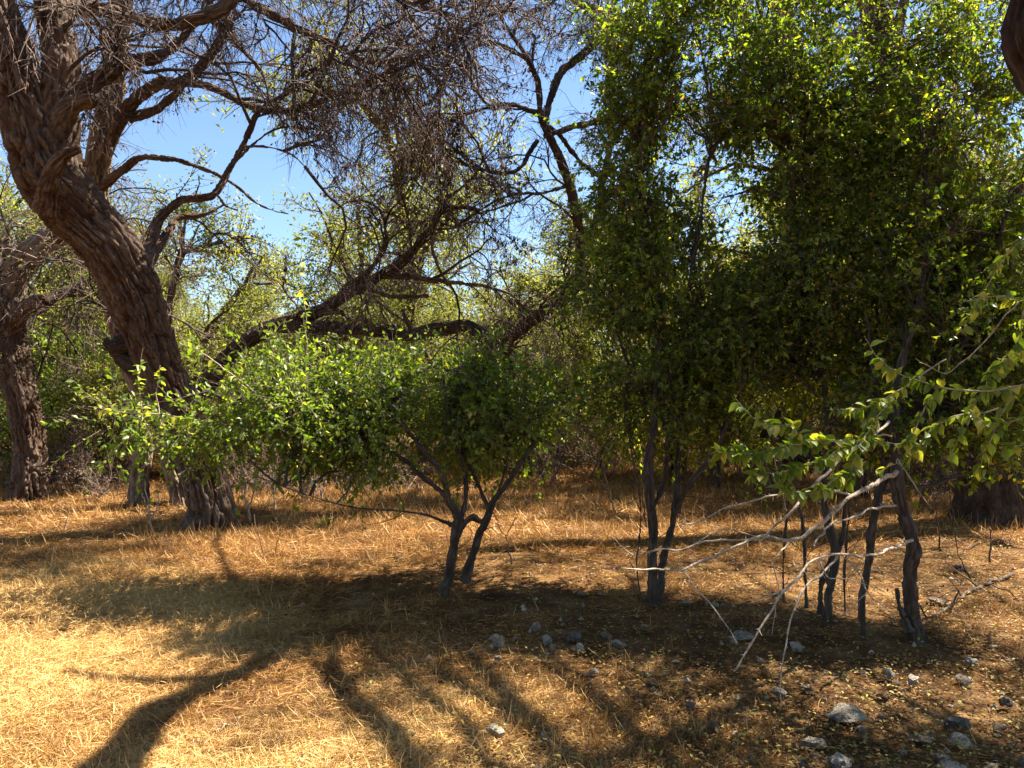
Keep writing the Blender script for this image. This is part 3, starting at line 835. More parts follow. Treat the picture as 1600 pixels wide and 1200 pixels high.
# right thicket: three shrubs whose crowns merge
shrub("tall green shrub on slim dark stems, left one of the dense thicket", [
    [(1024, 955, 6.35, 20), (1020, 900, 6.35, 18), (1018, 820, 6.4, 17), (1014, 740, 6.4, 17), (1022, 640, 6.5, 13), (1035, 500, 6.7, 10), (1010, 350, 6.9, 8), (1000, 200, 7, 5)],
    [(1030, 945, 6.4, 12), (1035, 870, 6.5, 13), (1052, 800, 6.5, 12), (1062, 740, 6.6, 12), (1064, 640, 6.7, 12), (1070, 520, 6.8, 9), (1090, 380, 6.9, 7), (1110, 220, 7, 5)],
    [(1056, 800, 6.5, 11), (1078, 755, 6.4, 11), (1112, 712, 6.4, 10), (1140, 650, 6.4, 8), (1170, 560, 6.5, 6), (1200, 430, 6.6, 4)],
    [(1018, 800, 6.4, 9), (1035, 765, 6.5, 9), (1042, 720, 6.5, 8), (1030, 640, 6.6, 6), (980, 560, 6.8, 5), (950, 450, 7, 3)],
    [(1000, 940, 6.4, 4), (994, 880, 6.5, 3.4), (1000, 810, 6.5, 3), (990, 720, 6.6, 2.4), (975, 640, 6.7, 2)],
], [B_(1010, 600, 6.9, 100, .6, 110, 2.2), B_(980, 470, 7.0, 90, .6, 100, 1.8), B_(1080, 480, 6.8, 120, .7, 130, 3), B_(1050, 300, 7.0, 110, .7, 110, 2.5), B_(1060, 130, 7.0, 110, .7, 120, 2.3), B_(1040, 20, 7.0, 90, .6, 60, .8),
    B_(1120, 630, 6.8, 90, .5, 70, 1.4), B_(900, 610, 7.2, 70, .5, 70, .9), B_(890, 560, 7.6, 50, .5, 50, .4), B_(985, 330, 7.2, 60, .5, 120, 1.3), B_(1000, 120, 7.2, 60, .5, 110, 1.2)], 2900, ll=.046, seed=2, nbr=110, gap=.43, gscale=1.9)
shrub("dense dark green shrub in the middle of the thicket, several thin stems at its foot", [
    [(1292, 990, 5.9, 14), (1294, 930, 5.9, 14), (1300, 860, 6, 15), (1290, 800, 6.1, 14), (1296, 700, 6.3, 11), (1280, 560, 6.5, 9), (1250, 380, 6.8, 7), (1230, 200, 7, 5)],
    [(1282, 960, 6.1, 10), (1285, 900, 6.1, 11), (1310, 850, 6.1, 10), (1318, 800, 6.2, 9), (1325, 700, 6.3, 8), (1360, 560, 6.5, 7), (1380, 400, 6.7, 5)],
    [(1262, 950, 6.2, 6), (1258, 880, 6.3, 6), (1250, 800, 6.4, 5), (1235, 700, 6.5, 4)],
    [(1318, 960, 6.2, 5), (1320, 860, 6.3, 5), (1330, 740, 6.4, 4), (1335, 640, 6.4, 3)],
    [(1227, 940, 6.4, 4), (1225, 860, 6.4, 4), (1236, 760, 6.5, 3)],
], [B_(1200, 560, 6.6, 110, .6, 90, 1.8), B_(1230, 420, 6.8, 130, .8, 120, 3), B_(1200, 250, 7.0, 130, .8, 120, 3), B_(1230, 100, 7.0, 130, .8, 100, 2.6), B_(1340, 330, 6.8, 120, .7, 120, 2.8), B_(1350, 180, 7, 110, .7, 100, 2), B_(1300, 560, 6.6, 100, .5, 80, 1.3), B_(1180, 20, 7, 120, .7, 50, .8), B_(1450, 60, 7.2, 90, .6, 80, 1.0)],
    3200, ll=.046, seed=3, nbr=120, gap=.43, gscale=1.9)
shrub("green shrub on a knotty grey trunk with a pale scar, right end of the thicket", [
    [(1432, 1005, 5.45, 32), (1424, 960, 5.45, 25), (1418, 900, 5.45, 24), (1424, 858, 5.45, 26), (1412, 810, 5.5, 24), (1400, 760, 5.5, 22), (1398, 700, 5.6, 20), (1405, 600, 5.8, 15), (1440, 460, 6, 11), (1450, 300, 6.2, 8), (1430, 150, 6.4, 5)],
    [(1352, 1008, 5.5, 10), (1347, 950, 5.5, 11), (1354, 890, 5.6, 12), (1362, 830, 5.6, 14), (1376, 770, 5.7, 13), (1386, 720, 5.8, 11), (1370, 620, 6, 8), (1350, 480, 6.2, 6)],
    [(1418, 985, 5.4, 14), (1405, 950, 5.4, 9), (1400, 920, 5.4, 6)],
    [(1376, 790, 5.7, 7), (1388, 750, 5.8, 6), (1392, 700, 5.9, 5)],
    [(1408, 700, 5.6, 10), (1470, 600, 5.8, 8), (1530, 480, 6, 6), (1570, 330, 6.2, 4)],
], [B_(1450, 540, 6.2, 120, .6, 110, 2.3), B_(1480, 400, 6.4, 120, .7, 110, 2.3), B_(1440, 250, 6.6, 100, .7, 90, 1.6), B_(1560, 560, 6.2, 80, .5, 110, 1.4), B_(1400, 640, 5.9, 90, .4, 60, .9), B_(1540, 330, 6.6, 60, .5, 70, .7), B_(1570, 660, 5.8, 60, .3, 60, .5), B_(1540, 200, 6.8, 60, .5, 90, .8), B_(1500, 90, 6.9, 80, .5, 80, .8), B_(1540, 450, 6.4, 80, .5, 110, 1.3), B_(1500, 630, 6.2, 60, .4, 60, .5)],
    3000, ll=.048, seed=4, nbr=90, gap=.43, gscale=1.9)

# ---------------------------------------------------------------- near drooping branches with large leaves
LEAFV = []
for k in range(4):
    lm = MB()
    st = np.linspace(0, 1, 6)
    wv = np.array([.04, .36, .5, .44, .25, .01]) * (.95 + .1 * k)
    curl = -(.10 + .07 * k) * st ** 2
    v = []
    for s_, w_, z_ in zip(st, wv, curl):
        v += [(s_, w_, z_ + w_ * .22), (s_, 0, z_), (s_, -w_, z_ + w_ * .22)]
    q = []
    for r_ in range(5):
        a_ = r_ * 3
        q += [(a_, a_ + 3, a_ + 4, a_ + 1), (a_ + 1, a_ + 4, a_ + 5, a_ + 2)]
    lm.add(v, q=q, a=[.15, .55, .8, .97][k])
    LEAFV.append(lm.mesh("leaf", M_leaf_lit))


def place_leaf(root, p, d, size, wr=.55):
    o = bpy.data.objects.new("leaf", LEAFV[int(rng.choice([0, 1, 1, 2, 2, 2, 3], p=None))])
    COL.objects.link(o); o.parent = root
    d = d / np.linalg.norm(d)
    up = np.array([0, 0, 1.0]) + rng.normal(size=3) * .45
    y = np.cross(up, d); y /= np.linalg.norm(y); z = np.cross(d, y)
    from mathutils import Matrix
    M = Matrix(((d[0], y[0], z[0], p[0]), (d[1], y[1], z[1], p[1]), (d[2], y[2], z[2], p[2]), (0, 0, 0, 1)))
    o.matrix_local = M @ Matrix.Diagonal((size, size * wr, size, 1))


def near_branch(label, twigs, leafy, nleaf, mat_=M_paletwig, thorn=True):
    """twigs: pixel polylines; leafy: pixel polylines that carry large single leaves"""
    T = thing("drooping_branch", label, "branch")
    for l in twigs + leafy:
        pts, rad = lpath(l)
        rad = [q * .5 for q in rad]
        mb = MB()
        n = max(10, int(np.linalg.norm(np.diff(np.array(pts), axis=0), axis=1).sum() * 40))
        p, r, L = smooth_path(pts, np.array(rad), n)
        p = p + (np.stack([fbm(np.stack([np.linspace(0, L * 9, n), np.full(n, c * 9.1 + p[0, 0] * 50), np.zeros(n)], 1), 2, c) for c in range(3)], 1) - .5) * .03
        r = r * (1 + .35 * (vnoise(np.stack([np.linspace(0, L * 30, n), np.full(n, p[0, 0] * 9), np.zeros(n)], 1)) - .5))
        many_tubes(mb, p[None], r[None], 7, .55)
        if thorn:
            k = int(L * 16)
            P0, D0 = kids(p[None], k, 1.6, .05, .98)
            rr_ = np.interp(P0[:, 0] * 0 + .5, [0, 1], [r.mean(), r.mean()])
            many_tubes(mb, walk(P0, D0, rng.uniform(.012, .04, k), 3, .1), radt(k, 3, rr_ * .5, rr_ * .18), 4, .6)
        mb.build("twig", mat_, T)
        if l in leafy:
            L_l = nleaf * L * 5
            for q in range(int(L_l)):
                t = rng.uniform(.1, 1); i_ = min(int(t * (n - 1)), n - 2)
                dd = p[i_ + 1] - p[i_]; dd /= np.linalg.norm(dd)
                side = rng.normal(size=3); side -= dd * side.dot(dd); side /= np.linalg.norm(side)
                place_leaf(T, p[i_], dd * .5 + side * .9 + np.array([0, 0, -.45]), rng.uniform(.04, .078))
    return T


near_branch("bare pale thorny twigs reaching out to the left and down over the shaded stones",
    [[(1402, 735, 5.5, 16), (1370, 755, 5.2, 14), (1335, 772, 4.9, 13), (1300, 800, 4.8, 13), (1252, 842, 4.7, 12), (1190, 840, 4.6, 11), (1140, 858, 4.5, 8), (1100, 876, 4.5, 8), (1066, 890, 4.4, 7), (1010, 889, 4.3, 6), (940, 886, 4.2, 3)],
     [(1066, 890, 4.4, 5), (1090, 920, 4.35, 4), (1118, 955, 4.3, 4), (1140, 985, 4.25, 3), (1152, 1005, 4.2, 2)],
     [(1424, 842, 5.42, 10), (1395, 858, 4.9, 9), (1350, 868, 4.5, 8), (1290, 868, 4.2, 8), (1262, 882, 4.1, 8), (1240, 915, 4.0, 8), (1214, 940, 3.95, 8), (1190, 975, 3.9, 7), (1168, 1015, 3.85, 6), (1145, 1050, 3.8, 5)],
     [(1310, 870, 4.3, 7), (1285, 895, 4.15, 7), (1258, 920, 4.0, 7), (1240, 960, 3.9, 6), (1226, 1010, 3.85, 5), (1219, 1060, 3.8, 4), (1220, 1102, 3.75, 3)],
     [(1228, 918, 4.0, 5), (1200, 930, 3.95, 4), (1172, 943, 3.9, 3)],
     [(1285, 868, 4.2, 5), (1284, 890, 4.1, 5), (1292, 900, 4.1, 4), (1330, 905, 4.1, 3), (1380, 925, 4.1, 2)],
     [(1190, 842, 4.6, 7), (1120, 845, 4.7, 6), (1060, 860, 4.7, 6), (1010, 862, 4.7, 5), (1000, 866, 4.7, 4), (958, 840, 4.7, 2)],
     [(1330, 772, 4.9, 8), (1280, 768, 4.7, 7), (1230, 770, 4.6, 6), (1180, 782, 4.5, 6), (1120, 800, 4.4, 6), (1080, 818, 4.35, 5), (1066, 816, 4.3, 4)],
     [(1180, 838, 4.6, 4), (1130, 830, 4.5, 4), (1085, 850, 4.5, 3)],
     [(1235, 845, 4.6, 5), (1215, 870, 4.5, 4), (1213, 930, 4.5, 3), (1208, 990, 4.5, 2)],
     [(1318, 865, 4.4, 5), (1345, 900, 4.3, 4), (1356, 925, 4.3, 4), (1400, 960, 4.3, 2)],
     [(1355, 925, 4.3, 3), (1330, 950, 4.3, 3), (1310, 965, 4.3, 2)],
     [(1270, 852, 4.6, 6), (1300, 820, 4.9, 7), (1350, 800, 5.1, 8), (1400, 790, 5.4, 9)],
     [(1200, 690, 4.3, 3), (1215, 740, 4.4, 3), (1228, 800, 4.5, 3)],
     [(1190, 840, 4.6, 7), (1235, 800, 4.6, 9), (1260, 770, 4.7, 9), (1300, 730, 4.9, 9), (1350, 690, 5.2, 9), (1390, 660, 5.5, 10)],
     [(1400, 715, 4.5, 4), (1430, 755, 4.3, 4), (1455, 795, 4.2, 2)]],
    [], 0)
near_branch("low spray of large bright green leaves hanging in front of the thicket's dark stems",
    [], [[(1390, 680, 4.9, 7), (1330, 690, 4.5, 6), (1270, 690, 4.2, 5), (1220, 695, 4.0, 4), (1170, 712, 3.9, 3), (1120, 705, 3.85, 2)],
         [(1330, 690, 4.5, 5), (1280, 720, 4.2, 4), (1230, 735, 4.0, 3), (1170, 745, 3.9, 2)],
         [(1350, 720, 4.6, 5), (1310, 745, 4.3, 4), (1270, 770, 4.1, 3), (1210, 760, 4.0, 2)],
         [(1260, 695, 4.2, 4), (1240, 665, 4.1, 3), (1190, 660, 4.0, 3), (1150, 625, 4.0, 2)],
         [(1400, 620, 5.0, 6), (1370, 650, 4.6, 5), (1340, 700, 4.4, 4), (1320, 770, 4.3, 2)]], 20, thorn=False)
near_branch("leafy branch arching in from the right edge with yellowing large leaves",
    [[(1595, 470, 4.2, 4), (1530, 540, 4.2, 4), (1480, 580, 4.2, 3), (1430, 560, 4.2, 2)]],
    [[(1680, 560, 4.2, 9), (1600, 600, 4.2, 8), (1520, 610, 4.2, 6), (1450, 600, 4.2, 5), (1390, 575, 4.2, 3), (1350, 530, 4.2, 2)],
     [(1470, 605, 4.2, 5), (1440, 650, 4.2, 4), (1420, 690, 4.2, 3), (1370, 690, 4.2, 2)],
     [(1680, 430, 4.0, 6), (1600, 470, 4.0, 5), (1555, 460, 4.0, 4), (1510, 470, 4.0, 2)],
     [(1680, 640, 4.0, 6), (1610, 650, 4.0, 5), (1560, 660, 4.0, 4), (1500, 640, 4.0, 2)],
     [(1660, 690, 4.0, 5), (1600, 695, 4.0, 4), (1560, 700, 4.0, 3)],
     [(1600, 480, 4.0, 4), (1590, 540, 4.0, 3), (1560, 580, 4.0, 2)]], 15, thorn=False)
near_branch("fringe of hanging green leaves between the arching branch and the massive trunk",
    [], [[(1690, 500, 4.4, 6), (1600, 540, 4.4, 5), (1540, 600, 4.4, 4), (1500, 680, 4.4, 3), (1480, 720, 4.4, 2)],
         [(1560, 640, 4.6, 5), (1470, 660, 4.6, 4), (1410, 720, 4.5, 3), (1370, 740, 4.5, 2)],
         [(1480, 560, 4.8, 5), (1400, 610, 4.7, 4), (1340, 640, 4.6, 3), (1290, 640, 4.6, 2)],
         [(1640, 350, 4.8, 5), (1570, 400, 4.7, 4), (1540, 450, 4.7, 3), (1500, 520, 4.7, 2)],
         [(1600, 600, 4.2, 5), (1570, 640, 4.2, 4), (1545, 690, 4.2, 3), (1530, 740, 4.2, 2)]], 12, thorn=False)
near_branch("long whippy stems with round leaves standing up in front of the leaning trunk's middle",
    [],
    [[(240, 700, 6.2, 4), (222, 640, 6.1, 3), (217, 590, 6.1, 3), (222, 545, 6.0, 2)], [(262, 680, 6.2, 4), (245, 620, 6.2, 3), (252, 570, 6.2, 2)],
     [(430, 640, 6.4, 5), (370, 590, 6.3, 4), (320, 555, 6.2, 3), (280, 535, 6.2, 2)], [(330, 660, 6.2, 5), (260, 650, 6.2, 4), (200, 645, 6.1, 3), (140, 635, 6.1, 2)],
     [(480, 560, 6.6, 3), (478, 500, 6.6, 2.5), (470, 420, 6.6, 2), (474, 350, 6.6, 1.6)]], 9, thorn=False)

# ---------------------------------------------------------------- background trees, bushes
def proto_tree(label, h=7.0, seed=0, leafm=M_mesq, dens=1.0, spread=1.0, lsize=.075, nstem=3, branch_m=M_bark):
    T = thing("woodland_tree", label, "tree", "trees standing in the wood behind")
    LL = []
    mb = MB()
    for s in range(nstem):
        a = s * 2 * np.pi / nstem + rng.uniform(-.5, .5)
        d = np.array([math.cos(a), math.sin(a), 0])
        lean = rng.uniform(.25, .5) * spread
        pts = [d * .05 + [0, 0, -.15], d * .12 + [0, 0, .6], d * lean * h * .35 + [0, 0, h * .28], d * lean * h * .7 + [0, 0, h * .5], d * lean * h * 1.05 + [0, 0, h * .68]]
        r = .10 * h / 7
        LL.append(bark(mb, pts, [r * 1.2, r, r * .8, r * .55, r * .3], 60, 16, .8, .05, seed=seed * 7 + s, wob=.10, knob=.15))
    mb.build("trunk", branch_m, T)
    br, tw, lf = MB(), MB(), MB()
    A1 = []
    for p, r in LL:
        P0, D0 = kids(p[::5][None], 9, 1.1, .35, 1, .25)
        A1.append(walk(P0, D0, h * .26 * rng.uniform(.6, 1.2, len(P0)), 6, .2, .02))
    A1 = np.concatenate(A1); many_tubes(br, A1, radt(len(A1), 6, .045, .015), 6, .5)
    P0, D0 = kids(A1, 7, .9, .15, 1, .1); A2 = walk(P0, D0, h * .13 * rng.uniform(.6, 1.3, len(P0)), 5, .22, .03)
    many_tubes(br, A2, radt(len(A2), 5, .014, .006), 4, .5)
    P0, D0 = kids(A2, 7, .9, .1, 1, 0); A3 = walk(P0, D0, h * .065 * rng.uniform(.5, 1.3, len(P0)), 3, .2, .08)
    many_tubes(tw, A3, radt(len(A3), 3, .006, .004), 3, rng.random(len(A3)))
    n = int(len(A3) * 16 * dens); k = rng.integers(0, len(A3), n)
    pp = A3[k, rng.integers(0, 3, n)] + rng.normal(size=(n, 3)) * .07
    cv = np.clip(vnoise(pp * .9, seed) * .9 + rng.normal(size=n) * .18, 0, 1)
    leaves(lf, pp, rng.normal(size=(n, 3)), lsize * rng.uniform(.5, 1.4, n), lsize * .5, flat=.2, var=cv)
    br.build("side_branches", M_bark_dark, T, kind='stuff'); tw.build("twigs", M_twig, T, kind='stuff'); lf.build("foliage", leafm, T, kind='stuff')
    return T


PT = [proto_tree("feathery yellow-green tree with forked trunk, left of the sky gap's foot", seed=1, dens=1.2),
      proto_tree("taller feathery tree", seed=2, dens=.9, spread=.8, nstem=2),
      proto_tree("dense olive tree", seed=3, dens=1.7, spread=1.1, nstem=4, lsize=.08)]


def proto_bush(seed, dens, leafm, label, h=2.4, lsize=.06, nst=14, name="woodland_bush"):
    T = thing(name, label, "bush", "bushes along the edge of the wood")
    br, lf = MB(), MB()
    P0 = rng.normal(size=(nst, 3)) * [.25, .25, 0] * h / 2; D0 = rng.normal(size=(nst, 3)) * [.45, .45, .1] + [0, 0, 1]
    A1 = walk(P0, D0, h * rng.uniform(.6, 1.1, nst), 7, .12, 0); many_tubes(br, A1, radt(nst, 7, .016, .006), 5, rng.random(nst))
    P0, D0 = kids(A1, 9, .9, .2, 1, .1); A2 = walk(P0, D0, h * .3 * rng.uniform(.5, 1.2, len(P0)), 5, .2, .03); many_tubes(br, A2, radt(len(A2), 5, .006, .003), 3, rng.random(len(A2)))
    P0, D0 = kids(A2, 6, .9, .1, 1, 0); A3 = walk(P0, D0, h * .13 * rng.uniform(.5, 1.2, len(P0)), 4, .2, .05); many_tubes(br, A3, radt(len(A3), 4, .004, .002), 3, rng.random(len(A3)))
    br.build("stems", M_twig, T, kind='stuff')
    n = int(len(A3) * 12 * dens)
    if n:
        k = rng.integers(0, len(A3), n); pp = A3[k, rng.integers(0, 4, n)] + rng.normal(size=(n, 3)) * .06
        leaves(lf, pp, rng.normal(size=(n, 3)), lsize * rng.uniform(.5, 1.4, n), lsize * .5, flat=.3)
        lf.build("foliage", leafm, T, kind='stuff')
    return T


PB = [proto_bush(1, 1.6, M_leaf_lit, "green leafy bush"), proto_bush(2, .5, M_dryleaf, "thin brown bush"), proto_bush(3, 0, M_dryleaf, "bare bush", h=1.6, nst=10),
      proto_bush(5, 1.2, M_mesq, "olive bush", h=2.6)]
for q in PT + PB:
    q['used'] = 0


def put(p, px, Y, h, h0, label, rz=None, sx=1.0):
    z = 0
    X = (px - 800) / F * Y
    z = float(gz(X, Y)[0])
    s = h / h0
    rz = rng.uniform(0, 6.28) if rz is None else rz
    if not p['used']:
        p['used'] = 1
        p.location = (X, Y, z); p.rotation_euler = (0, 0, rz); p.scale = (s * sx, s * sx, s); p['label'] = label
        return p
    c = copy_tree(p, (X, Y, z), rz, (s * sx, s * sx, s), label, p['group'])
    return c


# (prototype, px, distance, height, label)
BT = [
    (0, 400, 24, 5.6, "feathery yellow-green tree under the blue sky gap, right of the leaning trunk"),
    (2, 300, 27, 6.4, "dense pale tree seen just right of the leaning trunk's bend"),
    (1, 230, 20, 6.8, "loose yellow-green tree filling the gap between the two left trunks"),
    (2, 110, 22, 5.8, "round olive tree behind the left edge tree's broken stub"),
    (0, -30, 19, 7.5, "feathery tree crowding the left edge behind the forked trunk"),
    (1, -190, 16, 8.5, "tree outside the left edge whose crown fills the top left gaps"),
    (0, 510, 30, 5.4, "low feathery tree under the arched limbs, straight behind the middle bush"),
    (2, 600, 36, 6.2, "small far tree seen under the fork of the arched tree"),
    (1, 668, 21, 10.2, "tall thin pale green tree behind the hanging clumps in the centre"),
    (0, 730, 20, 5.0, "low pale tree beneath the centre tree's crooked limb"),
    (2, 870, 20, 5.8, "olive tree between the crooked centre tree and the thicket"),
    (1, 940, 22, 8.0, "tall feathery tree behind the left side of the thicket"),
    (0, 1060, 18, 5.0, "feathery tree deep behind the thicket's left shrub"),
    (2, 1180, 17, 5.4, "olive tree glimpsed behind the middle of the thicket"),
    (1, 1330, 24, 7.5, "tall feathery tree behind the thicket, left of the bright corner"),
    (0, 1480, 17, 9.5, "bright yellow-green feathery tree filling the upper right corner"),
    (2, 1620, 20, 9.5, "dense olive tree behind the massive right edge trunk"),
    (1, 1760, 15, 9, "tree outside the right edge behind the massive trunk"),
    (2, 1420, 30, 8, "far olive tree low behind the thicket's knotty trunk"),
    (1, 1120, 14.5, 5.6, "added slim feathery shade tree close behind the thicket's first forked stems"),  # added to throw shade over the clearing
    (2, 1340, 13.5, 5.4, "added low olive shade tree close behind the spray of large bright leaves"),  # put in for its shadow on the middle ground
    (0, 745, 18, 4.8, "short feathery tree behind the gap between bush and crooked centre tree"),
    (1, 560, 21, 8.0, "tall feathery olive crown rising behind the arched tree's upper fork"),
    (0, 225, 16.5, 6.4, "feathery tree right behind the leaning trunk's bend, against the sky gap"),
    (0, 800, 38, 6.5, "distant feathery tree exactly in the middle of the picture"),
]
for k, px, Y, h, lab in BT:
    put(PT[k], px, Y, h, 6.2, lab)
BB = [
    (0, 130, 16.5, 3.3, "bright green leafy bush between the left edge tree and the leaning trunk"),
    (0, 85, 19, 3.6, "green bush just right of the left edge tree's trunk"),
    (3, 180, 18, 3.2, "olive bush behind the broken dark stubs of the leaning trunk"),
    (1, 130, 14.5, 1.5, "tangled brown bush at the foot of the left edge tree"),
    (1, -20, 15, 1.7, "dark brown bush cut by the left edge of the picture"),
    (2, 190, 16, 1.3, "bare upright bush between the left edge tree and the slim pale trunk"),
    (3, 330, 18, 3.4, "olive bush right behind the leaning trunk"),
    (0, 420, 19, 3.2, "green bush under the lower end of the arched limbs"),
    (1, 440, 15, 1.5, "thin brown bush low behind the middle bush's left half"),
    (2, 380, 14, 1.2, "bare grey bush right of the leaning trunk's foot"),
    (3, 520, 22, 3.4, "olive bush behind the middle bush, under the horizontal limb"),
    (1, 560, 18, 1.6, "brown bush seen below the middle bush's crown"),
    (3, 640, 24, 3.2, "olive bush low behind the middle bush's right half"),
    (1, 720, 22, 2.0, "brown bush right behind the middle bush's two stems"),
    (0, 820, 20, 3.0, "green bush under the crooked centre tree"),
    (1, 880, 19, 1.9, "pale brown bush between the middle bush and the thicket"),
    (2, 930, 17, 1.6, "bare bush left of the thicket's first stems"),
    (3, 980, 22, 3.0, "olive bush behind the thicket's first stems"),
    (1, 1120, 20, 2.2, "brown bush glimpsed between the thicket's left and middle shrubs"),
    (0, 1180, 23, 3.4, "green bush deep in the thicket beside the upright dark trunk"),
    (1, 1300, 18, 2.2, "reddish brown bush right of the upright dark trunk"),
    (2, 1350, 16, 1.6, "bare bush behind the low spray of large leaves"),
    (3, 1420, 19, 3.4, "olive bush behind the knotty grey trunk"),
    (1, 1470, 15, 1.4, "thin brown bush between the knotty trunk and the massive right trunk"),
    (0, 1380, 22, 3.4, "green bush far behind the low spray of large leaves"),
    (3, 1600, 17, 3.2, "olive bush behind the massive right edge trunk"),
    (1, 1060, 27, 2.6, "far brown bush on the edge of the sunny clearing"),
    (0, 760, 28, 3.4, "far green bush in the middle of the picture"),
]
BB += [
    (2, 70, 13.8, .9, "low dead bush right of the left edge tree's foot"),
    (2, 160, 13, .8, "low dead bush in the shade left of the slim pale trunk"),
    (1, 420, 13.2, 1.0, "brown knee-high bush right of the leaning trunk's foot"),
    (2, 480, 12.4, .9, "pale leafless bush under the middle bush's left half"),
    (2, 555, 13.6, 1.1, "leafless bush straight under the middle of the wide green crown"),
    (1, 620, 14.4, 1.0, "brown bush left of the middle bush's stems, far side"),
    (2, 850, 15.5, 1.2, "leafless bush in the sun right of the middle bush"),
    (1, 905, 21, 1.7, "brown bush on the far edge of the sunny clearing, left part"),
    (2, 1000, 20, 1.6, "leafless bush on the far edge of the sunny clearing, right part"),
    (1, 1150, 16.5, 1.5, "brown bush right of the thicket's leaning thin stem"),
    (2, 1200, 13.5, 1.2, "leafless bush behind the thicket's thin middle stems"),
    (1, 1265, 21, 2.0, "reddish bush far behind the thicket's middle stems"),
    (2, 1430, 13, 1.1, "leafless bush between the knotty trunk and the dead fallen branch"),
    (1, 1500, 18, 1.6, "brown bush left behind the massive right trunk"),
]
for k, px, Y, h, lab in BB:
    put(PB[k], px, Y, h, (2.4, 2.4, 1.6, 2.6)[k], lab, sx=1.15)

for i_ in range(13):  # unseen trees added around the camera to block sky light
    a_ = math.radians(-250 + i_ * 25 - 5); R_ = rng.uniform(9, 14)
    x_, y_ = math.cos(a_) * R_, math.sin(a_) * R_
    if y_ > 1 and x_ > 0 or y_ > 4:
        continue
    copy_tree(PT[i_ % 3], (x_, y_, 0), rng.uniform(0, 6), (1.35, 1.35, 1.35), ["unseen tree added beyond the left edge to dim the sky light", "tree of the wood out of the picture on the camera's side"][int(y_ < 0)], PT[0]['group'])

# far wood: a mass nobody could count
rng = np.random.default_rng(5)
fw = MB()
n = 42000
xx = rng.uniform(-62, 62, n); yy = 40 + 34 * rng.random(n) ** 1.3
top = 5.0 + 3.2 * fbm(np.stack([xx * .12, yy * .05, 0 * xx], 1), 3, 3) + .06 * np.maximum(xx, 0)
zz = top * rng.random(n) ** .75 + gz(xx, yy)
pp = np.stack([xx, yy, zz], 1)
keep = fbm(pp * .55, 2, 8) > .36
pp = pp[keep]; n = len(pp)
leaves(fw, pp, rng.normal(size=(n, 3)), .38 * rng.uniform(.5, 1.4, n), .19, flat=.2, var=np.clip(vnoise(pp * .4, 6) + rng.normal(size=n) * .12, 0, 1))
m_ = 420
P0 = np.stack([rng.uniform(-60, 60, m_), 38 + 30 * rng.random(m_), np.zeros(m_)], 1)
A = walk(P0, rng.normal(size=(m_, 3)) * .25 + [0, 0, 1], rng.uniform(2.5, 5, m_), 6, .15)
many_tubes(fw, A, radt(m_, 6, .10, .03), 5, .4, m=1)
fw.build("distant_wood", [M_mesq, M_twig], kind='stuff')['label'] = "pale olive wood closing the view far behind the clearing"

# ---------------------------------------------------------------- saplings and dry stalks
def sapling(label, lines, matr=M_stem, name="sapling", cat="sapling", leafy=0):
    T = thing(name, label, cat)
    mb = MB()
    for l in lines:
        pts, rad = lpath(l)
        n = 14
        p, r, L = smooth_path(pts, np.array(rad), n)
        p[1:] += rng.normal(size=(n - 1, 3)) * .008
        many_tubes(mb, p[None], r[None], 6, rng.random())
    mb.build("stem", matr, T)
    if leafy:
        lf = MB(); pts, rad = lpath(lines[0]); p, r, L = smooth_path(pts, np.array(rad), 20)
        pp, dd = kids(p[None], leafy, 1.0, .4, 1); leaves(lf, pp, dd, .045, .026, fine=True)
        lf.build("foliage", M_leaf, T, kind='stuff')
    return T


def gy(px, py, w_):
    g = G(px, py); return (px, py + 4, g[1], w_)


def S_(label, base, pts, w_=4, **k):
    g = G(*base); Y = g[1]
    sapling(label, [[(base[0], base[1] + 4, Y, w_)] + [(a, b_, Y, max(w_ * .5, 1.2)) for a, b_ in pts[0]]] + [[(a, b_, Y, max(w_ * .5, 1.2)) for a, b_ in q] for q in pts[1:]], **k)


S_("forked leafless sapling in the sunny grass left of the thicket", (962, 808), [[(955, 780), (945, 745), (941, 728)], [(944, 740), (955, 725), (966, 712)], [(943, 735), (928, 722), (915, 700)], [(952, 770), (938, 750)]], 4)
S_("straight pale dry stalk leaning right in the left clearing", (98, 834), [[(105, 810), (113, 780)]], 3, matr=M_paletwig, name="dry_stalk", cat="stalk")
S_("thin bare sapling in front of the massive right trunk", (1518, 905), [[(1500, 870), (1488, 820), (1484, 770)], [(1500, 866), (1530, 850), (1560, 842)]], 3)
S_("dark twiggy sapling nearest the right picture edge", (1545, 880), [[(1548, 845), (1552, 800)], [(1548, 850), (1562, 843), (1572, 850)]], 4)
S_("tiny bare sapling hugging the knotty trunk's right side", (1470, 860), [[(1462, 800), (1452, 760)]], 3)
S_("slender bare stem between the middle bush and the thicket", (1010, 830), [[(1006, 780), (1000, 700)]], 3)
S_("dry forked stalks left of the leaning trunk's foot", (238, 838), [[(232, 790), (226, 750)], [(232, 800), (222, 770)], [(236, 815), (246, 790), (250, 760)]], 4, matr=M_paletwig, name="dry_stalk", cat="stalk")
S_("pale dry stalks growing at the right foot of the leaning trunk", (392, 822), [[(384, 780), (378, 730)], [(388, 800), (398, 760), (404, 720)], [(386, 790), (372, 750)]], 5, matr=M_paletwig, name="dry_stalk", cat="stalk")
S_("tall dry stalk just right of the pale stalks by the leaning trunk", (430, 800), [[(428, 770), (425, 720)], [(428, 775), (440, 740)]], 4, matr=M_paletwig, name="dry_stalk", cat="stalk")
S_("leafless reddish sapling below the right end of the middle bush", (800, 880), [[(790, 840), (770, 800)], [(790, 842), (806, 810)]], 3)
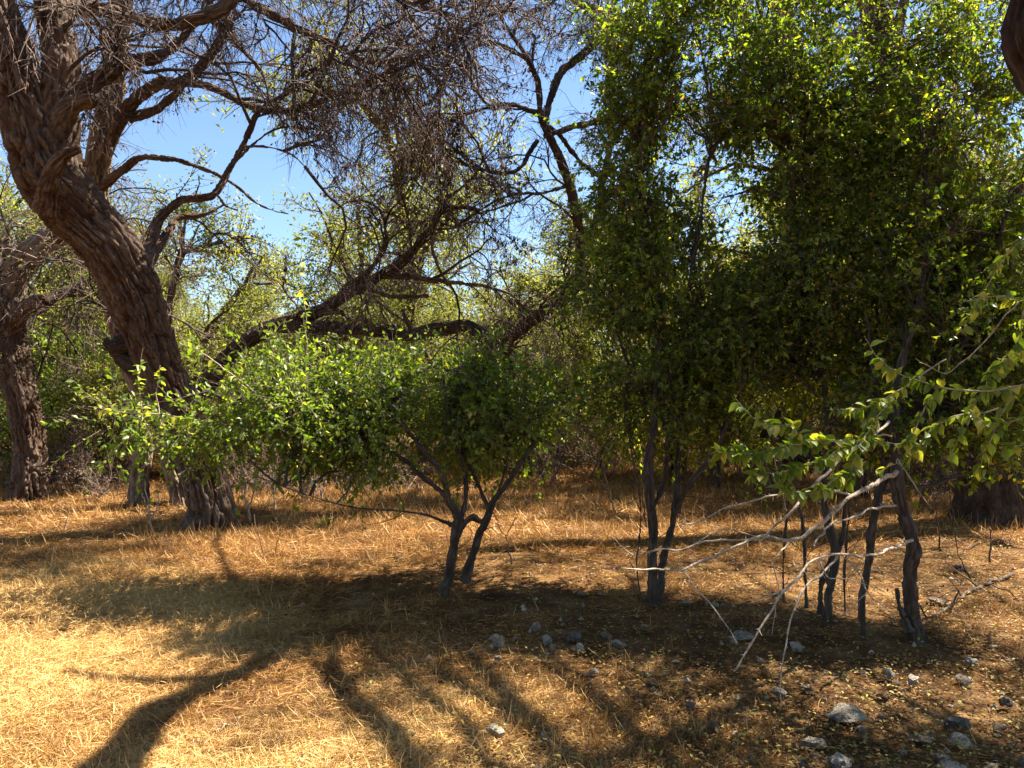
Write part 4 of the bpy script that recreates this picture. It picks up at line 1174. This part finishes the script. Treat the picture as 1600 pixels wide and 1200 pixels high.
S_("dry stalks in a row beneath the middle bush's left half", (505, 790), [[(500, 760), (498, 735)], [(503, 775), (512, 740)], [(502, 770), (488, 748)]], 4, matr=M_paletwig, name="dry_stalk", cat="stalk")

# fallen branches
def fallen(label, pts_px, w_=6, matr=M_stem, lift=.03):
    T = thing("fallen_branch", label, "branch")
    pts = []
    for a, b_ in pts_px:
        g = G(a, b_); pts.append(g + [0, 0, lift])
    n = 24
    p, r, L = smooth_path(np.array(pts), np.linspace(w_, w_ * .35, len(pts)) * pts[0][1] / F / 2, n)
    p += rng.normal(size=p.shape) * .008
    mb = MB(); many_tubes(mb, p[None], r[None], 7, .5); mb.build("bough", matr, T)
    mb = MB(); P0, D0 = kids(p[None], 7, 1.0, .2, 1, .3); A = walk(P0, D0, L * rng.uniform(.15, .35, 7), 5, .2, .05)
    many_tubes(mb, A, radt(7, 5, r.mean() * .6, r.mean() * .25), 5, .5); mb.build("twigs", matr, T, kind='stuff')


fallen("dead forked branch lying on the ground left of the massive right trunk", [(1500, 770), (1470, 745), (1440, 720), (1415, 700)], 8)
fallen("dark bough lying in the shade below the knotty trunk", [(1580, 900), (1520, 925), (1460, 965), (1430, 985)], 6, M_twig)
fallen("thin dark branch on the bright straw below the leaning trunk", [(470, 855), (420, 872), (370, 880), (300, 880)], 4, M_twig)
fallen("pale broken stick half buried in straw, bottom centre left", [(380, 1125), (340, 1145), (300, 1165)], 3, M_paletwig, .02)
fallen("dark twig lying in the shade under the hanging thorny twigs", [(1130, 1108), (1180, 1106), (1240, 1108)], 4, M_twig, .01)

# ---------------------------------------------------------------- stones
import bmesh
def rock_mesh(seed, detail=3, flat=.7, sharp=.4):
    bm = bmesh.new(); bmesh.ops.create_icosphere(bm, subdivisions=detail, radius=1)
    v = np.array([x.co[:] for x in bm.verts])
    # chop with random planes for facets
    r2 = np.random.default_rng(seed)
    for _ in range(13):
        nn = norm(r2.normal(size=3)); d = r2.uniform(.42, .8)
        s = v @ nn; over = np.maximum(s - d, 0); v = v - over[:, None] * nn * (.95)
    v = v * (1 + sharp * (fbm(v * 1.6 + seed, 3, seed) - .5)[:, None])
    v = v * (1 + .42 * (fbm(v * 4 + seed, 3, seed + 3) - .5)[:, None])
    for x, c in zip(bm.verts, v):
        x.co = c
    me = bpy.data.meshes.new("stone"); bm.to_mesh(me); bm.free()
    return me


ROCKS = [
    (770, 1140, 34, 28, 'w', "white pitted stone alone on the sunlit straw at bottom centre"),
    (777, 1002, 21, 27, 'g', "upright pale grey stone at the left end of the row in the shade"),
    (806, 999, 24, 7, 't', "thin tan sliver of stone right beside the upright grey stone"),
    (839, 979, 18, 22, 'g', "grey stone behind the bluish one, farthest of the row"),
    (854, 999, 21, 20, 'w', "bluish white stone in the middle of the row in the shade"),
    (863, 1014, 14, 14, 'g', "small grey stone touching the front of the bluish white one"),
    (898, 994, 27, 20, 'd', "broad dark mauve-grey stone in the shaded row"),
    (902, 1014, 21, 17, 'g', "grey stone directly in front of the dark mauve one"),
    (948, 995, 20, 18, 't', "tan stone tucked behind the pale pinkish one"),
    (964, 1005, 28, 15, 'w', "pale pinkish stone with a flat top at the right end of the row"),
    (777, 1028, 13, 10, 'g', "pebble-sized pale stone below the upright grey one"),
    (670, 1028, 13, 11, 'w', "small white stone where the thin limb shadow begins"),
    (930, 1048, 15, 12, 'w', "small white stone on the dappled straw right of centre"),
    (1083, 1088, 17, 14, 'b', "orange-brown stone leaning on a dark grey one"),
    (1079, 1106, 22, 17, 'd', "dark grey stone in front of the orange-brown one"),
    (1117, 1136, 27, 25, 'b', "smooth round brown stone like a potato"),
    (1157, 996, 38, 11, 'g', "long low pale stone beside the tip of the longest straight twig"),
    (1246, 1012, 24, 20, 'w', "white-topped stone between the two hanging thorny twigs and the knotty trunk"),
    (1215, 1080, 26, 20, 'g', "mauve-grey stone behind the lowest twig tip"),
    (1260, 1076, 22, 11, 'd', "flat dark stone just right of the lowest twig tip"),
    (1321, 1054, 11, 10, 'w', "tiny white stone in the dark litter between the twigs and the bright pair"),
    (1392, 1052, 22, 20, 'w', "bright white stone with a blue tint, left of a matching pair"),
    (1404, 1067, 13, 10, 'g', "small grey stone wedged under the bright pair"),
    (1427, 1066, 22, 22, 'w', "off-white blocky stone, right of a matching pair"),
    (1384, 1086, 24, 13, 'b', "reddish brown stone lying in shade below the bright pair"),
    (1322, 1120, 58, 25, 'g', "long double-humped grey stone, largest in the lower right"),
    (1348, 1140, 17, 19, 'g', "small bluish grey stone at the right front of the long grey one"),
    (1376, 1118, 14, 12, 'g', "small grey stone to the right of the long double-humped one"),
    (1270, 1161, 42, 18, 'g', "grey wedge-shaped stone lying left of the long grey one"),
    (1273, 1176, 20, 12, 't', "tan stone under the grey wedge"),
    (1317, 1188, 42, 26, 'w', "big white and grey stone cut by the bottom edge"),
    (1256, 1193, 20, 15, 'd', "dark lump at the bottom edge left of the big white stone"),
    (1411, 1177, 19, 9, 'w', "small pale stone sitting among leaves near the bottom edge"),
    (1446, 1152, 40, 18, 't', "tan stone half covered by a tuft of straw"),
    (1502, 1160, 36, 21, 'w', "cream white stone sloping down to the right, sunlit"),
    (1472, 1183, 32, 15, 'g', "blue-grey flat stone in front of the cream white one"),
    (1484, 1198, 50, 20, 'w', "pair-topped white stone on the bottom edge right"),
    (1496, 1130, 40, 22, 'd', "dark grey rounded stone behind the cream white one"),
    (1565, 1137, 32, 17, 't', "low tan-brown stone near the right edge"),
    (1576, 1096, 24, 24, 'd', "mauve pitted stone by the right edge with a straw leaning on it"),
    (1510, 1064, 34, 17, 'd', "flat dark brown-grey stone right of the bright pair"),
    (1518, 1036, 24, 14, 'g', "grey stone in the shade strip right of the knotty trunk"),
    (1552, 1196, 22, 15, 'w', "pale stone on the bottom edge near the corner"),
    (1598, 1192, 18, 24, 't', "tan stone cut by the lower right corner"),
    (910, 929, 19, 9, 't', "flat tan stone in the deep shade left of the thicket's stems"),
    (1067, 943, 26, 10, 'g', "grey slab in the deep shade right of the thicket's first trunk"),
    (1116, 946, 14, 10, 'w', "pale stone, left of two little ones in the deep shade"),
    (1130, 945, 11, 8, 'g', "grey stone, right of two little ones in the deep shade"),
    (1504, 888, 24, 17, 'd', "square grey stone behind the thin bare sapling on the right"),
    (1473, 940, 46, 12, 't', "long tan slab lying right of the knotty grey trunk"),
    (1420, 940, 12, 8, 'w', "little white stone just behind the knotty trunk's foot"),
    (264, 844, 18, 8, 't', "pale flat stone left of the leaning trunk's foot"),
    (259, 857, 8, 5, 'w', "tiny bright white stone below the flat one by the leaning trunk"),
    (1085, 962, 16, 9, 'd', "dark stone at the right foot of the thicket's first trunk"),
    (1005, 978, 15, 9, 'g', "small grey stone in the shade just left below the thicket's first trunk"),
    (622, 872, 18, 9, 'd', "dark stone in the shade left of the middle bush's stems"),
    (1372, 742, 22, 9, 't', "pale stone far back in the sun, left of the massive trunk"),
    (1440, 758, 16, 8, 'w', "small white stone far back beside the fallen dead branch"),
    (1020, 1066, 14, 9, 't', "tan stone on the dappled ground below the pinkish one"),
    (1553, 1012, 16, 8, 'w', "small pale stone in the sun patch at the right edge"),
]
rng = np.random.default_rng(6)
protos = [rock_mesh(s, 3, sharp=.7 + .15 * (s % 4)) for s in range(9)]
smoothp = rock_mesh(50, 3, sharp=.08)
cache = {}
for i_, (px, py, wp, hp, c, lab) in enumerate(ROCKS):
    g = G(px, py + hp * .45)
    k = i_ % 9 if lab.find("round brown") < 0 else -1
    key = (k, c)
    if key not in cache:
        me = (protos[k] if k >= 0 else smoothp).copy(); me.name = "stone"
        me.materials.append(ROCK[c])
        if k < 0:
            for po in me.polygons: po.use_smooth = True
        cache[key] = me
    o = bpy.data.objects.new("stone", cache[key]); COL.objects.link(o)
    rx = wp * g[1] / F / 2 * 1.05; rz = hp * g[1] / F / 2 * 1.15
    o.scale = (rx, rx * rng.uniform(.7, 1), rz)
    o.location = (g[0], g[1] + rx * .4, g[2] + rz * .62 + .01)
    o.rotation_euler = (rng.uniform(-.15, .15), rng.uniform(-.15, .15), rng.uniform(-.4, .4))
    tag(o, lab, "stone", "stones strewn on the woodland floor")

# pebbles
pb = MB()
octa_v = np.array([[1, 0, 0], [-1, 0, 0], [0, 1, 0], [0, -1, 0], [0, 0, 1], [0, 0, -1.]]); octa_t = [[0, 2, 4], [2, 1, 4], [1, 3, 4], [3, 0, 4], [2, 0, 5], [1, 2, 5], [3, 1, 5], [0, 3, 5]]
for _ in range(420):
    Y = rng.uniform(3.4, 11); X = rng.uniform(-.5, 1) * Y * .66
    if X < .0 and rng.random() < .7: continue
    s = rng.uniform(.008, .022)
    pb.add(octa_v * s * rng.uniform(.6, 1.2, 3) * (1 + .2 * rng.normal(size=(6, 1))) + [X, Y, gz(X, Y)[0] + s * .5], t=octa_t)
pb.build("pebbles", ROCK['g'], smooth=False, kind='stuff')['label'] = "small pebbles scattered in the litter"

# ---------------------------------------------------------------- fallen leaves
rng = np.random.default_rng(8)
ll = MB()
n = 52000
Y = 3.2 + 8 * rng.random(n) ** 1.5; X = rng.uniform(-.7, .75, n) * Y
pr = np.clip(.10 + .9 * (X / (Y * .66) + .45), .08, 1)
keep = rng.random(n) < pr
X, Y = X[keep], Y[keep]; n = len(X)
d = rng.normal(size=(n, 3)) * [1, 1, .22]
leaves(ll, np.stack([X, Y, gz(X, Y) + rng.uniform(.004, .055, n)], 1), d, rng.uniform(.014, .036, n), rng.uniform(.01, .02, n), flat=.8)
ll.build("fallen_leaves", M_litter, kind='stuff')['label'] = "yellow and brown leaf litter under the thicket"

# ---------------------------------------------------------------- dry grass (one mass, tufts spread by geometry nodes)
def tuft(kind, seed):
    mb = MB(); N = {'mat': 84, 'up': 46, 'far': 46}[kind]
    r2 = .16 if kind == 'mat' else .07
    P0 = rng.normal(size=(N, 3)) * [r2, r2, 0] * .6
    if kind == 'mat':
        P0[:, 2] = rng.uniform(0, .035, N)
        D0 = rng.normal(size=(N, 3)) * [1, 1, .16] + [0, 0, .1]; L = rng.uniform(.03, .12, N); dr = .06; wd = .0016
    elif kind == 'up':
        D0 = rng.normal(size=(N, 3)) * [.75, .75, .1] + [0, 0, .8]; L = rng.uniform(.06, .2, N); dr = .22; wd = .0018
    else:
        D0 = rng.normal(size=(N, 3)) * [.7, .7, .1] + [0, 0, .8]; L = rng.uniform(.1, .32, N); dr = .2; wd = .0035
    A = walk(P0, D0, L, 4, .14, dr)
    A[:, :, 2] = np.maximum(A[:, :, 2], .002)
    t = norm(A[:, -1] - A[:, 0]); s = norm(np.cross(t, rng.normal(size=(N, 3))))
    wv = np.array([1, .9, .7, .15])[None, :, None] * wd * rng.uniform(.7, 1.5, (N, 1, 1))
    V = np.stack([A - s[:, None] * wv, A + s[:, None] * wv], 2).reshape(-1, 3)
    k = np.arange(N)[:, None, None] * 8 + np.arange(3)[None, :, None] * 2
    Q = (k + np.array([0, 1, 3, 2])).reshape(-1, 4)
    mb.add(V, q=Q, a=np.repeat(np.clip(rng.normal(.55, .24, N), 0, 1), 8))
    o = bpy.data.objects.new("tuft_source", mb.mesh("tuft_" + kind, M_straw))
    return o


def scatter(name, label, srcs, pts, rot, scl):
    me = bpy.data.meshes.new(name)
    me.vertices.add(len(pts)); me.vertices.foreach_set("co", pts.ravel())
    a = me.attributes.new("rz", 'FLOAT_VECTOR', 'POINT'); r3 = np.zeros((len(pts), 3)); r3[:, 2] = rot; a.data.foreach_set("vector", r3.ravel())
    a = me.attributes.new("sc", 'FLOAT_VECTOR', 'POINT'); a.data.foreach_set("vector", scl.ravel())
    a = me.attributes.new("pick", 'INT', 'POINT'); a.data.foreach_set("value", rng.integers(0, len(srcs), len(pts)).astype(np.int32))
    me.update()
    o = bpy.data.objects.new(name, me); COL.objects.link(o); o['kind'] = 'stuff'; o['label'] = label
    ng = bpy.data.node_groups.new(name, 'GeometryNodeTree')
    ng.interface.new_socket("Geometry", in_out='INPUT', socket_type='NodeSocketGeometry')
    ng.interface.new_socket("Geometry", in_out='OUTPUT', socket_type='NodeSocketGeometry')
    gi = ng.nodes.new("NodeGroupInput"); go = ng.nodes.new("NodeGroupOutput")
    iop = ng.nodes.new("GeometryNodeInstanceOnPoints"); j = ng.nodes.new("GeometryNodeGeometryToInstance")
    for s in reversed(srcs):
        oi = ng.nodes.new("GeometryNodeObjectInfo"); oi.inputs[0].default_value = s
        ng.links.new(oi.outputs["Geometry"], j.inputs[0])
    def na(nm, tp):
        x = ng.nodes.new("GeometryNodeInputNamedAttribute"); x.data_type = tp; x.inputs[0].default_value = nm
        return x.outputs[0]
    ng.links.new(gi.outputs[0], iop.inputs["Points"]); ng.links.new(j.outputs[0], iop.inputs["Instance"])
    iop.inputs["Pick Instance"].default_value = True
    ng.links.new(na("pick", 'INT'), iop.inputs["Instance Index"])
    ng.links.new(na("rz", 'FLOAT_VECTOR'), iop.inputs["Rotation"])
    ng.links.new(na("sc", 'FLOAT_VECTOR'), iop.inputs["Scale"])
    ng.links.new(iop.outputs[0], go.inputs[0])
    md = o.modifiers.new("scatter", 'NODES'); md.node_group = ng
    return o


def field(n, y0, y1, power, side=.72):
    Y = y0 + (y1 - y0) * rng.random(n) ** power
    X = rng.uniform(-side, side, n) * Y + rng.normal(size=n) * .3
    return X, Y

# matted straw near
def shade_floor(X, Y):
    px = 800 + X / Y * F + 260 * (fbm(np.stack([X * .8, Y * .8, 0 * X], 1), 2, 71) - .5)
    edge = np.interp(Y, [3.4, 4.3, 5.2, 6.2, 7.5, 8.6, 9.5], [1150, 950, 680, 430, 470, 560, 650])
    return np.clip((px - edge + 120) / 260, 0, 1) * np.clip((9.6 - Y) / 2.0, 0, 1)      # 1 = leaf litter, straw thinned to darken the shaded floor, 0 = straw

X, Y = field(26000, 2.6, 15, 1.25)
f = fbm(np.stack([X * .9, Y * .9, 0 * X], 1), 3, 60)
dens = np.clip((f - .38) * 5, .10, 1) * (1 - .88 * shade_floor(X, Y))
k = rng.random(len(X)) < dens; X, Y = X[k], Y[k]
s = rng.uniform(.6, 1.25, len(X)) * np.clip(Y / 7, .75, 1.7)
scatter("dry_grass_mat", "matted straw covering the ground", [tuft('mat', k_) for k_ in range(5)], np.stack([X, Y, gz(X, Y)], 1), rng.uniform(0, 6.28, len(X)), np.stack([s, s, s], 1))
X, Y = field(5200, 2.8, 16, 1.3)
f = fbm(np.stack([X * 1.1, Y * 1.1, 0 * X], 1), 3, 61)
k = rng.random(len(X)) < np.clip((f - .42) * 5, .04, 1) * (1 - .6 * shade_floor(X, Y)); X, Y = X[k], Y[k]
s = rng.uniform(.5, 1.1, len(X)) * np.clip(Y / 7, .7, 1.6)
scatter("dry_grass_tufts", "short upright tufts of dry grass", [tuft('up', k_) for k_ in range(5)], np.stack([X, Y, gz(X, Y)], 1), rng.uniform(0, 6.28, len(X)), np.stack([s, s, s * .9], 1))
X, Y = field(24000, 12, 48, 1.1)
f = fbm(np.stack([X * .5, Y * .5, 0 * X], 1), 3, 62)
k = rng.random(len(X)) < np.clip((f - .33) * 5, .1, 1); X, Y = X[k], Y[k]
s = rng.uniform(.6, 1.3, len(X)) * np.clip(Y / 15, .9, 2.2)
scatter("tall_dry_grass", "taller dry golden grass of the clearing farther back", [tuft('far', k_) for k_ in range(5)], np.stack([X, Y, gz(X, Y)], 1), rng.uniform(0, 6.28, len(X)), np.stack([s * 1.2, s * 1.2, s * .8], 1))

tot = 0
for o in bpy.data.objects:
    pass
T_ = sum(len(m.loops) - 2 * len(m.polygons) for m in bpy.data.meshes)
